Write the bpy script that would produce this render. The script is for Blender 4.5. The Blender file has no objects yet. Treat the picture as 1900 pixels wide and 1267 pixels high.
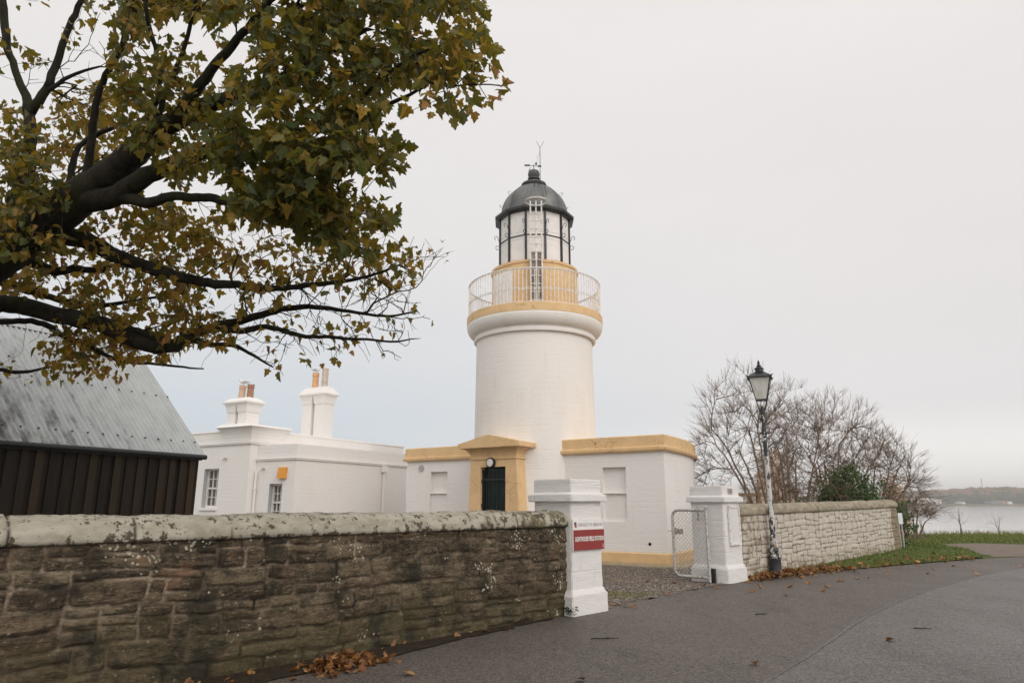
import bpy, bmesh, math, random
import numpy as np
from mathutils import Vector, Matrix

S = bpy.context.scene
COL = S.collection
rnd = random.Random(7)
R = math.radians

# ------------------------------------------------------------------ camera
EYE = 1.5
PITCH = R(13.343)
cam_d = bpy.data.cameras.new('camera')
cam_d.sensor_width = 36.0
cam_d.lens = 24.007
cam_d.clip_start = 0.1
cam_d.clip_end = 6000
cam = bpy.data.objects.new('camera', cam_d)
COL.objects.link(cam)
cam.location = (0, 0, EYE)
cam.rotation_euler = (R(90) + PITCH, 0, 0)
S.camera = cam

# ------------------------------------------------------------------ world: overcast sky over a Nishita sky
SUN_EL, SUN_AZ = R(34), R(145)           # azimuth clockwise from +Y: behind the camera, to the right
W = bpy.data.worlds.new('World')
S.world = W
W.use_nodes = True
wt = W.node_tree
wt.nodes.clear()
wo = wt.nodes.new('ShaderNodeOutputWorld')
wb = wt.nodes.new('ShaderNodeBackground')
wb.inputs['Strength'].default_value = 0.1
sky = wt.nodes.new('ShaderNodeTexSky')
sky.sky_type = 'NISHITA'
sky.sun_disc = False
sky.sun_elevation = SUN_EL
sky.sun_rotation = SUN_AZ
tc = wt.nodes.new('ShaderNodeTexCoord')
sp = wt.nodes.new('ShaderNodeSeparateXYZ')
wt.links.new(tc.outputs['Generated'], sp.inputs[0])
def wmath(op, a, b=None, c=None, clamp=False):
    n = wt.nodes.new('ShaderNodeMath'); n.operation = op; n.use_clamp = clamp
    for i, v in enumerate((a, b, c)):
        if v is None: continue
        if isinstance(v, (int, float)): n.inputs[i].default_value = v
        else: wt.links.new(v, n.inputs[i])
    return n.outputs[0]
def wramp(fac, stops, interp='EASE'):
    n = wt.nodes.new('ShaderNodeValToRGB'); n.color_ramp.interpolation = interp
    e = n.color_ramp.elements
    while len(e) < len(stops): e.new(0.5)
    for q, (p, c) in zip(e, stops):
        q.position = p; q.color = (c[0], c[1], c[2], 1)
    wt.links.new(fac, n.inputs[0])
    return n.outputs[0]
def wmix(fac, a, b, mode='MIX'):
    n = wt.nodes.new('ShaderNodeMix'); n.data_type = 'RGBA'; n.blend_type = mode
    for k, v in ((0, fac), (6, a), (7, b)):
        if isinstance(v, (int, float)): n.inputs[k].default_value = v
        elif isinstance(v, tuple): n.inputs[k].default_value = (*v, 1)
        else: wt.links.new(v, n.inputs[k])
    return n.outputs[2]
# cloud brightness by elevation (sine), left part of the horizon cool and grey, right part warm and bright
el = wmath('MAXIMUM', sp.outputs['Z'], 0.0)
left_col = wramp(el, [(0.0, (0.63, 0.70, 0.76)), (0.10, (0.63, 0.69, 0.74)), (0.22, (0.70, 0.715, 0.735)), (0.38, (0.79, 0.77, 0.76)), (0.62, (0.82, 0.79, 0.775)), (0.85, (1.0, 0.98, 0.96)), (1.0, (1.0, 0.99, 0.97))])
right_col = wramp(el, [(0.0, (0.96, 0.94, 0.92)), (0.06, (0.95, 0.925, 0.905)), (0.13, (0.80, 0.775, 0.775)), (0.30, (0.80, 0.77, 0.76)), (0.62, (0.83, 0.80, 0.785)), (0.85, (1.0, 0.98, 0.96)), (1.0, (1.0, 0.99, 0.97))])
side = wmath('ADD', wmath('MULTIPLY', sp.outputs['X'], 1.35), 0.42, None, True)
cloud = wmix(side, left_col, right_col)
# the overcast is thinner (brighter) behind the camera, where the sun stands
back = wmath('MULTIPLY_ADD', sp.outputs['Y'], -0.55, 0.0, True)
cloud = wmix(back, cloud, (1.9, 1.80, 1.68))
nz = wt.nodes.new('ShaderNodeTexNoise')
nz.inputs['Scale'].default_value = 2.2
nz.inputs['Detail'].default_value = 4
mp = wt.nodes.new('ShaderNodeMapping'); mp.inputs['Scale'].default_value = (1, 1, 3.0)
wt.links.new(tc.outputs['Generated'], mp.inputs[0]); wt.links.new(mp.outputs[0], nz.inputs['Vector'])
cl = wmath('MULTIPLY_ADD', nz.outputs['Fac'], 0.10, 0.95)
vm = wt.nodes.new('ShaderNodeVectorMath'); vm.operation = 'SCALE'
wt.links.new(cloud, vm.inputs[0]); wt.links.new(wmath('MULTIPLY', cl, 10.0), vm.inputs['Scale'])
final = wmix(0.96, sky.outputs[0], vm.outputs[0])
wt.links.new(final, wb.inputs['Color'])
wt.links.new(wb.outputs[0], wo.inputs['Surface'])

sun_d = bpy.data.lights.new('sun', 'SUN')
sun_d.energy = 0.9
sun_d.angle = R(40)
sun_d.color = (1.0, 0.94, 0.86)
sun = bpy.data.objects.new('sun', sun_d)
COL.objects.link(sun)
sdir = Vector((math.sin(SUN_AZ) * math.cos(SUN_EL), math.cos(SUN_AZ) * math.cos(SUN_EL), math.sin(SUN_EL)))
sun.rotation_euler = sdir.to_track_quat('Z', 'Y').to_euler()
sun.location = sdir * 60

vs = S.view_settings
S.display_settings.display_device = 'sRGB'
vs.view_transform = 'Standard'
vs.look = 'None'
vs.exposure = 0.08
vs.gamma = 1.0
vs.use_curve_mapping = False
S.render.engine = 'CYCLES'
S.cycles.max_bounces = 8
S.cycles.transparent_max_bounces = 12

# ------------------------------------------------------------------ pixel rays of the planning sketch (1900 x 1267): only used to measure the place
F_, CX_, CY_ = 1267.0, 950.0, 633.5
_c, _s = math.cos(PITCH), math.sin(PITCH)
def ray(x, y):
    a = (x - CX_) / F_; b = (CY_ - y) / F_
    return np.array([a, _c - b * _s, _s + b * _c])
def on_z(x, y, z=0.0):
    r = ray(x, y); t = (z - EYE) / r[2]
    return np.array([r[0] * t, r[1] * t, z])
def on_y(x, y, Y):
    r = ray(x, y); t = Y / r[1]
    return np.array([r[0] * t, Y, EYE + r[2] * t])
def proj(P):
    P = np.atleast_2d(P)
    fw = P[:, 1] * _c + (P[:, 2] - EYE) * _s; up = -P[:, 1] * _s + (P[:, 2] - EYE) * _c
    fw = np.where(np.abs(fw) < 1e-6, 1e-6, fw)
    return CX_ + F_ * P[:, 0] / fw, CY_ - F_ * up / fw, fw

# ------------------------------------------------------------------ materials
class G:
    """Short-hand for building a node tree."""
    def __init__(s, name):
        s.m = bpy.data.materials.new(name); s.m.use_nodes = True
        s.t = s.m.node_tree; s.t.nodes.clear()
        s.out = s.n('ShaderNodeOutputMaterial')
        s._tc = None
    def n(s, t): return s.t.nodes.new(t)
    def set(s, sock, v):
        if v is None: return
        if isinstance(v, (int, float)): sock.default_value = v
        elif isinstance(v, tuple):
            sock.default_value = (*v, 1) if (len(v) == 3 and sock.type == 'RGBA') else v
        else: s.t.links.new(v, sock)
    def obj(s):
        if s._tc is None: s._tc = s.n('ShaderNodeTexCoord')
        return s._tc.outputs['Object']
    def uv(s):
        if s._tc is None: s._tc = s.n('ShaderNodeTexCoord')
        return s._tc.outputs['UV']
    def mapv(s, vec, scale=(1, 1, 1), loc=(0, 0, 0), rot=(0, 0, 0)):
        q = s.n('ShaderNodeMapping'); q.inputs['Scale'].default_value = scale; q.inputs['Location'].default_value = loc; q.inputs['Rotation'].default_value = rot
        s.t.links.new(vec, q.inputs[0]); return q.outputs[0]
    def noise(s, scale, detail=3, rough=0.55, vec=None, dist=0.0, col=False):
        q = s.n('ShaderNodeTexNoise'); q.inputs['Scale'].default_value = scale; q.inputs['Detail'].default_value = detail
        q.inputs['Roughness'].default_value = rough; q.inputs['Distortion'].default_value = dist
        s.t.links.new(vec if vec is not None else s.obj(), q.inputs['Vector'])
        return q.outputs['Color'] if col else q.outputs['Fac']
    def voro(s, scale, vec=None, feature='F1', rand=1.0, out='Distance'):
        q = s.n('ShaderNodeTexVoronoi'); q.feature = feature; q.inputs['Scale'].default_value = scale; q.inputs['Randomness'].default_value = rand
        s.t.links.new(vec if vec is not None else s.obj(), q.inputs['Vector'])
        return q.outputs[out]
    def brick(s, vec, w, h, mortar=0.01, smooth=0.3, offset=0.5):
        q = s.n('ShaderNodeTexBrick'); q.inputs['Scale'].default_value = 1.0
        q.inputs['Brick Width'].default_value = w; q.inputs['Row Height'].default_value = h
        q.inputs['Mortar Size'].default_value = mortar; q.inputs['Mortar Smooth'].default_value = smooth
        q.offset = offset
        q.inputs['Color1'].default_value = (0.4, 0.4, 0.4, 1); q.inputs['Color2'].default_value = (0.6, 0.6, 0.6, 1)
        s.t.links.new(vec, q.inputs['Vector']); return q.outputs['Fac'], q.outputs['Color']
    def math(s, op, a, b=None, c=None, clamp=False):
        q = s.n('ShaderNodeMath'); q.operation = op; q.use_clamp = clamp
        for i, v in enumerate((a, b, c)): s.set(q.inputs[i], v)
        return q.outputs[0]
    def ss(s, v, lo, hi):
        q = s.n('ShaderNodeMapRange'); q.interpolation_type = 'SMOOTHSTEP'
        s.set(q.inputs[0], v); q.inputs[1].default_value = lo; q.inputs[2].default_value = hi
        return q.outputs[0]
    def mix(s, f, a, b, mode='MIX'):
        q = s.n('ShaderNodeMix'); q.data_type = 'RGBA'; q.blend_type = mode
        s.set(q.inputs[0], f); s.set(q.inputs[6], a); s.set(q.inputs[7], b); return q.outputs[2]
    def ramp(s, f, stops, interp='LINEAR'):
        q = s.n('ShaderNodeValToRGB'); q.color_ramp.interpolation = interp; e = q.color_ramp.elements
        while len(e) < len(stops): e.new(0.5)
        for k, (p, c) in zip(e, stops): k.position = p; k.color = (*c, 1)
        s.set(q.inputs[0], f); return q.outputs[0]
    def attr(s, name, out='Fac'):
        q = s.n('ShaderNodeAttribute'); q.attribute_name = name; return q.outputs[out]
    def xyz(s, vec):
        q = s.n('ShaderNodeSeparateXYZ'); s.t.links.new(vec, q.inputs[0]); return q.outputs
    def bump(s, h, dist=0.01, strength=1.0, normal=None):
        q = s.n('ShaderNodeBump'); q.inputs['Distance'].default_value = dist; q.inputs['Strength'].default_value = strength
        s.set(q.inputs['Height'], h)
        if normal is not None: s.set(q.inputs['Normal'], normal)
        return q.outputs[0]
    def pbr(s, col, rough=0.7, normal=None, metal=0.0, spec=0.5, **kw):
        q = s.n('ShaderNodeBsdfPrincipled')
        s.set(q.inputs['Base Color'], col); s.set(q.inputs['Roughness'], rough); s.set(q.inputs['Metallic'], metal)
        s.set(q.inputs['Specular IOR Level'], spec)
        if normal is not None: s.set(q.inputs['Normal'], normal)
        for k, v in kw.items(): s.set(q.inputs[k.replace('_', ' ')], v)
        s.t.links.new(q.outputs[0], s.out.inputs['Surface']); s.p = q
        return s.m

M = {}
def white_masonry(name, base=(0.80, 0.775, 0.755), row=0.13, w=0.42, bump=0.006, dirt=0.5):
    g = G(name)
    uv = g.uv()
    warp = g.noise(2.2, 2, vec=uv, col=True)
    q = g.n('ShaderNodeVectorMath'); q.operation = 'MULTIPLY_ADD'
    g.t.links.new(warp, q.inputs[0]); q.inputs[1].default_value = (0.12, 0.06, 0); g.t.links.new(uv, q.inputs[2])
    f, c = g.brick(q.outputs[0], w, row, 0.014, 0.9)
    big = g.noise(5.0, 3, vec=g.mapv(uv, (1, 2.2, 1)))
    fine = g.noise(42.0, 4, vec=g.mapv(uv, (1, 1.6, 1)))
    joint = g.math('MULTIPLY', f, g.ss(g.noise(1.7, 2, vec=uv), 0.35, 0.65))
    h = g.math('SUBTRACT', g.math('MULTIPLY_ADD', fine, 0.45, g.math('MULTIPLY', big, 1.1)), g.math('MULTIPLY', joint, 0.55))
    stain = g.ss(g.noise(1.1, 5, 0.65, vec=g.mapv(uv, (1.0, 0.35, 1))), 0.45, 0.75)
    speck = g.ss(g.noise(19.0, 4, 0.7, vec=uv), 0.66, 0.78)
    col = g.mix(g.math('MULTIPLY', stain, 0.35 * dirt), base, (0.66, 0.62, 0.56))
    streak = g.math('MULTIPLY', g.ss(g.noise(1.3, 5, 0.7, vec=g.mapv(uv, (4.0, 0.22, 1))), 0.56, 0.76), 0.30 * dirt)
    col = g.mix(streak, col, (0.58, 0.51, 0.43))
    col = g.mix(g.math('MULTIPLY', speck, 0.16 * dirt), col, (0.45, 0.42, 0.38))
    col = g.mix(g.math('MULTIPLY', joint, 0.05), col, (0.60, 0.57, 0.53))
    return g.pbr(col, 0.75, g.bump(h, bump, 0.9), spec=0.25)
M['white'] = white_masonry('white_masonry_paint')
M['tower_white'] = white_masonry('cream_masonry_paint', (0.80, 0.765, 0.735), 0.17, 0.5, 0.007, 1.1)
M['pillar_white'] = white_masonry('white_pillar_paint', (0.71, 0.69, 0.68), 0.30, 0.62, 0.013, 0.9)

def ochre():
    g = G('ochre_paint')
    n = g.noise(3.0, 5, 0.6); cr = g.voro(2.6, g.mapv(g.obj(), (1, 1, 2.2)), 'DISTANCE_TO_EDGE')
    crack = g.math('MULTIPLY', g.ss(g.math('ADD', cr, g.math('MULTIPLY', g.noise(14, 3), 0.03)), 0.045, 0.012), g.ss(g.noise(1.6, 2), 0.53, 0.62))
    col = g.mix(g.ss(n, 0.35, 0.7), (0.73, 0.505, 0.275), (0.66, 0.445, 0.235))
    col = g.mix(g.math('MULTIPLY', g.ss(g.noise(9, 5, 0.7, vec=g.mapv(g.obj(), (1, 1, 0.4))), 0.56, 0.75), 0.45), col, (0.38, 0.24, 0.12))
    col = g.mix(g.math('MULTIPLY', crack, 0.75), col, (0.13, 0.085, 0.04))
    h = g.math('SUBTRACT', g.noise(24, 4), g.math('MULTIPLY', crack, 1.2))
    return g.pbr(col, 0.65, g.bump(h, 0.006, 0.7), spec=0.3)
M['ochre'] = ochre()

def simple(name, col, rough=0.6, metal=0.0, var=0.15, scale=8.0, bump=0.002, dark=None, spec=0.4):
    g = G(name)
    n = g.noise(scale, 4, 0.6)
    d = dark if dark else tuple(c * (1 - var * 2) for c in col)
    c = g.mix(g.ss(n, 0.4, 0.75), col, d)
    return g.pbr(c, g.math('MULTIPLY_ADD', n, 0.2, rough - 0.1), g.bump(g.noise(scale * 5, 3), bump, 0.6), metal, spec)
M['white_metal'] = simple('white_painted_iron', (0.80, 0.78, 0.76), 0.5, var=0.08, scale=14, dark=(0.52, 0.44, 0.36))
M['black_iron'] = simple('black_painted_iron', (0.022, 0.023, 0.025), 0.4, var=0.1, scale=12)
M['grey_iron'] = simple('weathered_grey_iron', (0.085, 0.087, 0.09), 0.5, var=0.25, scale=9)
M['panel_white'] = simple('white_lantern_panel', (0.80, 0.765, 0.75), 0.55, var=0.05, scale=5)
M['concrete'] = simple('sand_concrete', (0.36, 0.29, 0.19), 0.85, var=0.15, scale=9, bump=0.006)
M['grey_vent'] = simple('grey_vent_cover', (0.45, 0.42, 0.40), 0.6, var=0.1)
M['dark_void'] = simple('dark_opening', (0.008, 0.008, 0.009), 0.9)
M['green_door'] = simple('dark_green_door', (0.003, 0.024, 0.016), 0.4, var=0.2)
M['lamp_face'] = simple('white_lamp_cover', (0.72, 0.70, 0.66), 0.3, var=0.08)
M['orange'] = simple('orange_box_plastic', (0.75, 0.33, 0.05), 0.45, var=0.08)
M['grey_reveal'] = simple('grey_painted_reveal', (0.40, 0.42, 0.435), 0.7, var=0.06)
M['gull'] = simple('white_feathers', (0.80, 0.79, 0.78), 0.8, var=0.04)
M['gull_grey'] = simple('grey_feathers', (0.42, 0.44, 0.46), 0.8, var=0.04)
M['beak'] = simple('yellow_beak', (0.6, 0.36, 0.06), 0.5)
M['pot_buff'] = simple('buff_clay', (0.66, 0.47, 0.34), 0.8, var=0.1, scale=10)
M['pot_brown'] = simple('brown_clay', (0.40, 0.22, 0.14), 0.8, var=0.14, scale=10)
M['pot_orange'] = simple('orange_clay', (0.72, 0.40, 0.20), 0.8, var=0.1, scale=10)
M['pot_cream'] = simple('cream_clay', (0.60, 0.50, 0.42), 0.8, var=0.12, scale=10)
M['red_sign'] = simple('red_sign_face', (0.27, 0.038, 0.034), 0.35, var=0.06)
M['white_sign'] = simple('white_sign_face', (0.78, 0.76, 0.74), 0.4, var=0.04)
M['grey_print'] = simple('grey_print', (0.42, 0.40, 0.41), 0.5)
M['dark_print'] = simple('dark_print', (0.05, 0.05, 0.06), 0.5)
M['red_print'] = simple('red_print', (0.45, 0.05, 0.05), 0.5)
M['pale_board'] = simple('pale_blue_board', (0.66, 0.71, 0.73), 0.5, var=0.04)
M['rail_wood'] = simple('brown_rail_wood', (0.17, 0.115, 0.065), 0.8, var=0.2, scale=6, bump=0.006)
M['board_brown'] = simple('weathered_brown_board', (0.26, 0.20, 0.15), 0.8, var=0.3, scale=5)
M['board_grey'] = simple('weathered_grey_board', (0.27, 0.26, 0.25), 0.8, var=0.3, scale=5)
M['case_glass'] = simple('clouded_case_glass', (0.70, 0.69, 0.69), 0.25, var=0.05)
def galv():
    g = G('rusty_galvanised_tube')
    n = g.noise(26, 4, 0.65)
    c = g.mix(g.ss(n, 0.5, 0.62), (0.52, 0.505, 0.49), (0.20, 0.155, 0.115))
    return g.pbr(c, 0.55, g.bump(n, 0.002, 0.6), 0.3)
M['galv'] = galv()
def glass():
    g = G('dark_window_glass')
    return g.pbr((0.10, 0.095, 0.09), 0.08, g.bump(g.noise(3, 2), 0.004, 0.3), spec=0.6)
M['glass'] = glass()
def opal():
    g = G('opal_glass')
    g.pbr(g.mix(g.ss(g.noise(9, 3, vec=g.mapv(g.obj(), (1, 1, 0.3))), 0.4, 0.75), (0.78, 0.77, 0.73), (0.55, 0.53, 0.48)), 0.25, spec=0.5, Transmission_Weight=0.25)
    return g.m
M['opal'] = opal()
def leadroof():
    g = G('weathered_lead_dome')
    n = g.noise(2.4, 5, 0.6, vec=g.mapv(g.obj(), (1, 1, 0.5)))
    c = g.ramp(n, [(0.3, (0.085, 0.09, 0.09)), (0.55, (0.15, 0.153, 0.15)), (0.75, (0.24, 0.24, 0.235))])
    return g.pbr(c, 0.5, g.bump(g.noise(15, 3), 0.004, 0.6), 0.35)
M['lead'] = leadroof()

def peeling():
    g = G('peeling_white_post_paint')
    v = g.mapv(g.obj(), (1, 1, 0.45))
    n = g.noise(13, 5, 0.6, vec=v)
    z = g.xyz(g.obj())[2]
    low = g.ss(z, 0.75, 0.1)
    mid = g.math('MULTIPLY', g.ss(z, 2.1, 3.3), 0.55)
    thr = g.math('ADD', n, g.math('ADD', g.math('MULTIPLY', low, 0.16), g.math('MULTIPLY', mid, 0.16)))
    c = g.mix(g.ss(thr, 0.51, 0.535), (0.54, 0.53, 0.51), (0.035, 0.038, 0.043))
    c = g.mix(g.math('MULTIPLY', g.ss(g.noise(8, 3, vec=g.mapv(v, (1, 1, 1), (4, 2, 1))), 0.66, 0.72), 0.8), c, (0.34, 0.19, 0.08))
    return g.pbr(c, 0.55, g.bump(g.ss(thr, 0.55, 0.6), 0.003, 0.8), spec=0.35)
M['peeling'] = peeling()

def corrugated():
    g = G('galvanised_corrugated_sheet')
    o = g.obj(); x = g.xyz(o)
    run = g.noise(3.0, 5, 0.65, vec=g.mapv(o, (2.6, 0.5, 1)))
    blotch = g.noise(1.1, 4, 0.6)
    base = g.mix(g.ss(run, 0.35, 0.7), (0.48, 0.495, 0.50), (0.40, 0.41, 0.415))
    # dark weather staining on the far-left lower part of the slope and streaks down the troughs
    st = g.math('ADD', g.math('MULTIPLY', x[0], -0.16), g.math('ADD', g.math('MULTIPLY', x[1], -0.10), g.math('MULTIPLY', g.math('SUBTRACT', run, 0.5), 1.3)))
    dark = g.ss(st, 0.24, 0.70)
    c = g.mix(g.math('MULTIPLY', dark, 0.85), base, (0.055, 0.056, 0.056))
    c = g.mix(g.math('MULTIPLY', g.ss(blotch, 0.55, 0.8), 0.3), c, (0.48, 0.49, 0.49))
    return g.pbr(c, 0.5, g.bump(run, 0.003, 0.4), 0.25, 0.4)
M['corrugated'] = corrugated()
def darkwood():
    g = G('dark_stained_boards')
    o = g.obj()
    gr = g.noise(7, 5, 0.65, vec=g.mapv(o, (6, 6, 0.35)), dist=0.4)
    tone = g.attr('tone')
    c = g.ramp(gr, [(0.3, (0.0025, 0.0017, 0.0012)), (0.55, (0.010, 0.006, 0.0035)), (0.8, (0.030, 0.018, 0.009))])
    c = g.mix(g.math('MULTIPLY', tone, 0.8), c, (0.048, 0.030, 0.014))
    return g.pbr(c, 0.65, g.bump(gr, 0.004, 0.7), spec=0.3)
M['darkwood'] = darkwood()

def stone(name, kind):
    g = G(name)
    o = g.obj(); x = g.xyz(o)
    st = g.attr('stone'); jt = g.attr('joint')
    grain = g.noise(34, 6, 0.7, vec=g.mapv(o, (0.7, 1, 1.5)))
    mid = g.noise(7, 5, 0.65, vec=g.mapv(o, (0.6, 1, 1.5)))
    big = g.noise(1.3, 4, 0.6)
    layer = g.noise(5.5, 5, 0.7, vec=g.mapv(o, (0.9, 1, 9.0)), dist=0.8)
    if kind == 'dark':
        c = g.ramp(st, [(0.0, (0.050, 0.037, 0.024)), (0.25, (0.105, 0.079, 0.050)), (0.5, (0.135, 0.096, 0.062)), (0.75, (0.165, 0.130, 0.084)), (1.0, (0.085, 0.056, 0.036))])
        c = g.mix(g.math('MULTIPLY', g.ss(mid, 0.40, 0.66), 0.8), c, (0.026, 0.020, 0.012))
        c = g.mix(g.math('MULTIPLY', g.ss(grain, 0.52, 0.66), 0.75), c, (0.24, 0.19, 0.13))
        c = g.mix(g.math('MULTIPLY', g.ss(grain, 0.46, 0.34), 0.85), c, (0.014, 0.011, 0.007))
        crk = g.math('ABSOLUTE', g.math('SUBTRACT', g.noise(2.6, 5, 0.65, vec=g.mapv(o, (0.55, 1, 4.2), (3, 1, 5)), dist=0.6), 0.5))
        c = g.mix(g.math('MULTIPLY', g.ss(crk, 0.016, 0.005), g.ss(g.noise(1.7, 3, vec=g.mapv(o, (1, 1, 1), (8, 8, 1))), 0.42, 0.55)), c, (0.010, 0.008, 0.005))
        c = g.mix(g.math('MULTIPLY', g.ss(layer, 0.55, 0.7), 0.5), c, (0.20, 0.155, 0.105))
        c = g.mix(g.math('MULTIPLY', g.ss(g.noise(2.2, 3, vec=g.mapv(o, (1, 1, 1), (3, 0, 7))), 0.62, 0.75), 0.5), c, (0.24, 0.115, 0.07))
        mort = g.mix(g.ss(g.math('ADD', x[2], g.math('MULTIPLY', x[0], -0.12)), 0.5, 1.5), (0.10, 0.075, 0.048), (0.33, 0.26, 0.19))
        mort = g.mix(g.ss(grain, 0.4, 0.7), mort, (0.085, 0.065, 0.045))
        c = g.mix(g.math('MULTIPLY', jt, g.ss(g.math('ADD', g.noise(4.0, 3), g.math('MULTIPLY', g.ss(x[0], -2.0, -4.6), 0.12)), 0.50, 0.68)), c, mort)
        c = g.mix(g.math('MULTIPLY', jt, g.ss(g.noise(3.3, 3, vec=g.mapv(o, (1, 1, 1), (1, 1, 4))), 0.48, 0.62)), c, (0.012, 0.010, 0.007))
        # moss and algae, thickest low on the wall
        low = g.math('ADD', g.math('MULTIPLY', g.math('SUBTRACT', 0.62, x[2]), 0.55), g.math('SUBTRACT', g.noise(3.1, 5, 0.65), 0.40))
        c = g.mix(g.math('MULTIPLY', g.ss(low, 0.05, 0.42), 0.55), c, (0.060, 0.052, 0.020))
        c = g.mix(g.math('MULTIPLY', g.ss(g.noise(2.0, 5, 0.7, vec=g.mapv(o, (1, 1, 1), (9, 1, 2))), 0.47, 0.64), 0.85), c, (0.020, 0.018, 0.012))
        # lichen: small pale rosettes in colonies
        d = g.voro(27, g.mapv(o, (1, 1, 1), (0.3, 0, 0.1)), 'SMOOTH_F1'); d = g.math('ADD', d, g.math('MULTIPLY', grain, 0.45))
        spot = g.math('MULTIPLY', g.ss(d, 0.56, 0.44), g.ss(g.math('ADD', g.noise(2.3, 3, vec=g.mapv(o, (1, 1, 1.6), (5, 5, 5))), g.math('MULTIPLY', g.math('SUBTRACT', x[2], 0.6), 0.09)), 0.605, 0.66))
        d2 = g.voro(11, g.mapv(o, (1, 1, 1), (7, 3, 1)))
        spot2 = g.math('MULTIPLY', g.ss(g.math('ADD', d2, g.math('MULTIPLY', grain, 0.2)), 0.27, 0.22), g.ss(g.voro(11, g.mapv(o, (1, 1, 1), (7, 3, 1)), out='Color'), 0.80, 0.83))
        c = g.mix(g.math('MAXIMUM', spot, g.math('MULTIPLY', spot2, 0.25)), c, (0.42, 0.40, 0.32))
        rough = 0.85
    elif kind == 'cope':
        c = g.mix(g.ss(mid, 0.35, 0.65), (0.40, 0.375, 0.31), (0.29, 0.265, 0.205))
        c = g.mix(g.math('MULTIPLY', g.ss(grain, 0.5, 0.75), 0.5), c, (0.47, 0.45, 0.39))
        edge = g.attr('edge')
        flake = g.math('ADD', g.noise(13, 6, 0.72), g.math('MULTIPLY', edge, 0.22))
        flake = g.math('ADD', flake, g.math('MULTIPLY', g.math('SUBTRACT', g.noise(1.6, 3), 0.5), 0.30))
        far = g.ss(x[0], -2.4, -0.4)
        flake = g.math('ADD', flake, g.math('MULTIPLY', far, 0.06))
        c = g.mix(g.math('MULTIPLY', g.ss(flake, 0.56, 0.61), 0.92), c, (0.055, 0.043, 0.026))
        c = g.mix(g.math('MULTIPLY', g.math('MULTIPLY', far, g.ss(g.noise(2.6, 4), 0.50, 0.62)), 0.85), c, (0.14, 0.115, 0.062))
        c = g.mix(jt, c, (0.030, 0.025, 0.017))
        rough = 0.85
    elif kind == 'cope_far':
        c = g.mix(g.ss(mid, 0.35, 0.65), (0.33, 0.29, 0.22), (0.22, 0.185, 0.13))
        c = g.mix(g.math('MULTIPLY', g.ss(g.noise(12, 4, 0.7), 0.58, 0.7), 0.6), c, (0.10, 0.08, 0.05))
        c = g.mix(jt, c, (0.07, 0.055, 0.038))
        rough = 0.85
    else:
        c = g.mix(g.ss(mid, 0.35, 0.7), (0.56, 0.515, 0.455), (0.44, 0.39, 0.33))
        c = g.mix(g.math('MULTIPLY', g.ss(st, 0.72, 0.95), 0.35), c, (0.42, 0.35, 0.27))
        # limewash worn off near both ends of the wall and round the joints
        uvx = g.xyz(o)[0]
        worn = g.math('ADD', g.math('MULTIPLY', g.ss(uvx, 1.8, 0.2), 0.45), g.math('MULTIPLY', g.ss(uvx, 9.15, 9.4), 0.9))
        wm = g.ss(g.math('ADD', g.math('MULTIPLY', worn, 0.30), g.noise(3.6, 6, 0.75)), 0.60, 0.74)
        c = g.mix(wm, c, g.mix(g.ss(grain, 0.4, 0.65), (0.30, 0.24, 0.17), (0.15, 0.11, 0.07)))
        jm = g.math('MULTIPLY', jt, g.ss(g.noise(2.4, 4, 0.6, vec=g.mapv(o, (1, 1, 1), (2, 8, 3))), 0.36, 0.48))
        c = g.mix(g.math('MULTIPLY', jm, 0.95), c, (0.085, 0.062, 0.038))
        c = g.mix(g.math('MULTIPLY', g.ss(g.noise(4.4, 5, 0.7, vec=g.mapv(o, (1, 1, 1), (6, 2, 5))), 0.60, 0.72), 0.6), c, (0.27, 0.22, 0.15))
        c = g.mix(g.math('MULTIPLY', g.ss(x[2], 0.35, 0.0), g.ss(g.noise(5, 3), 0.35, 0.6)), c, (0.20, 0.165, 0.095))
        rough = 0.85
    h = g.math('ADD', g.math('MULTIPLY', grain, 0.55), g.math('MULTIPLY', layer if kind == 'dark' else mid, 0.7))
    return g.pbr(c, rough, g.bump(h, 0.014 if kind == 'dark' else 0.008, 1.0), spec=0.25)
M['stone'] = stone('mossy_rubble_stone', 'dark')
M['cope'] = stone('lichened_coping_stone', 'cope')
M['cope_far'] = stone('brown_coping_stone', 'cope_far')
M['limewash'] = stone('flaking_limewashed_stone', 'lime')

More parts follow.
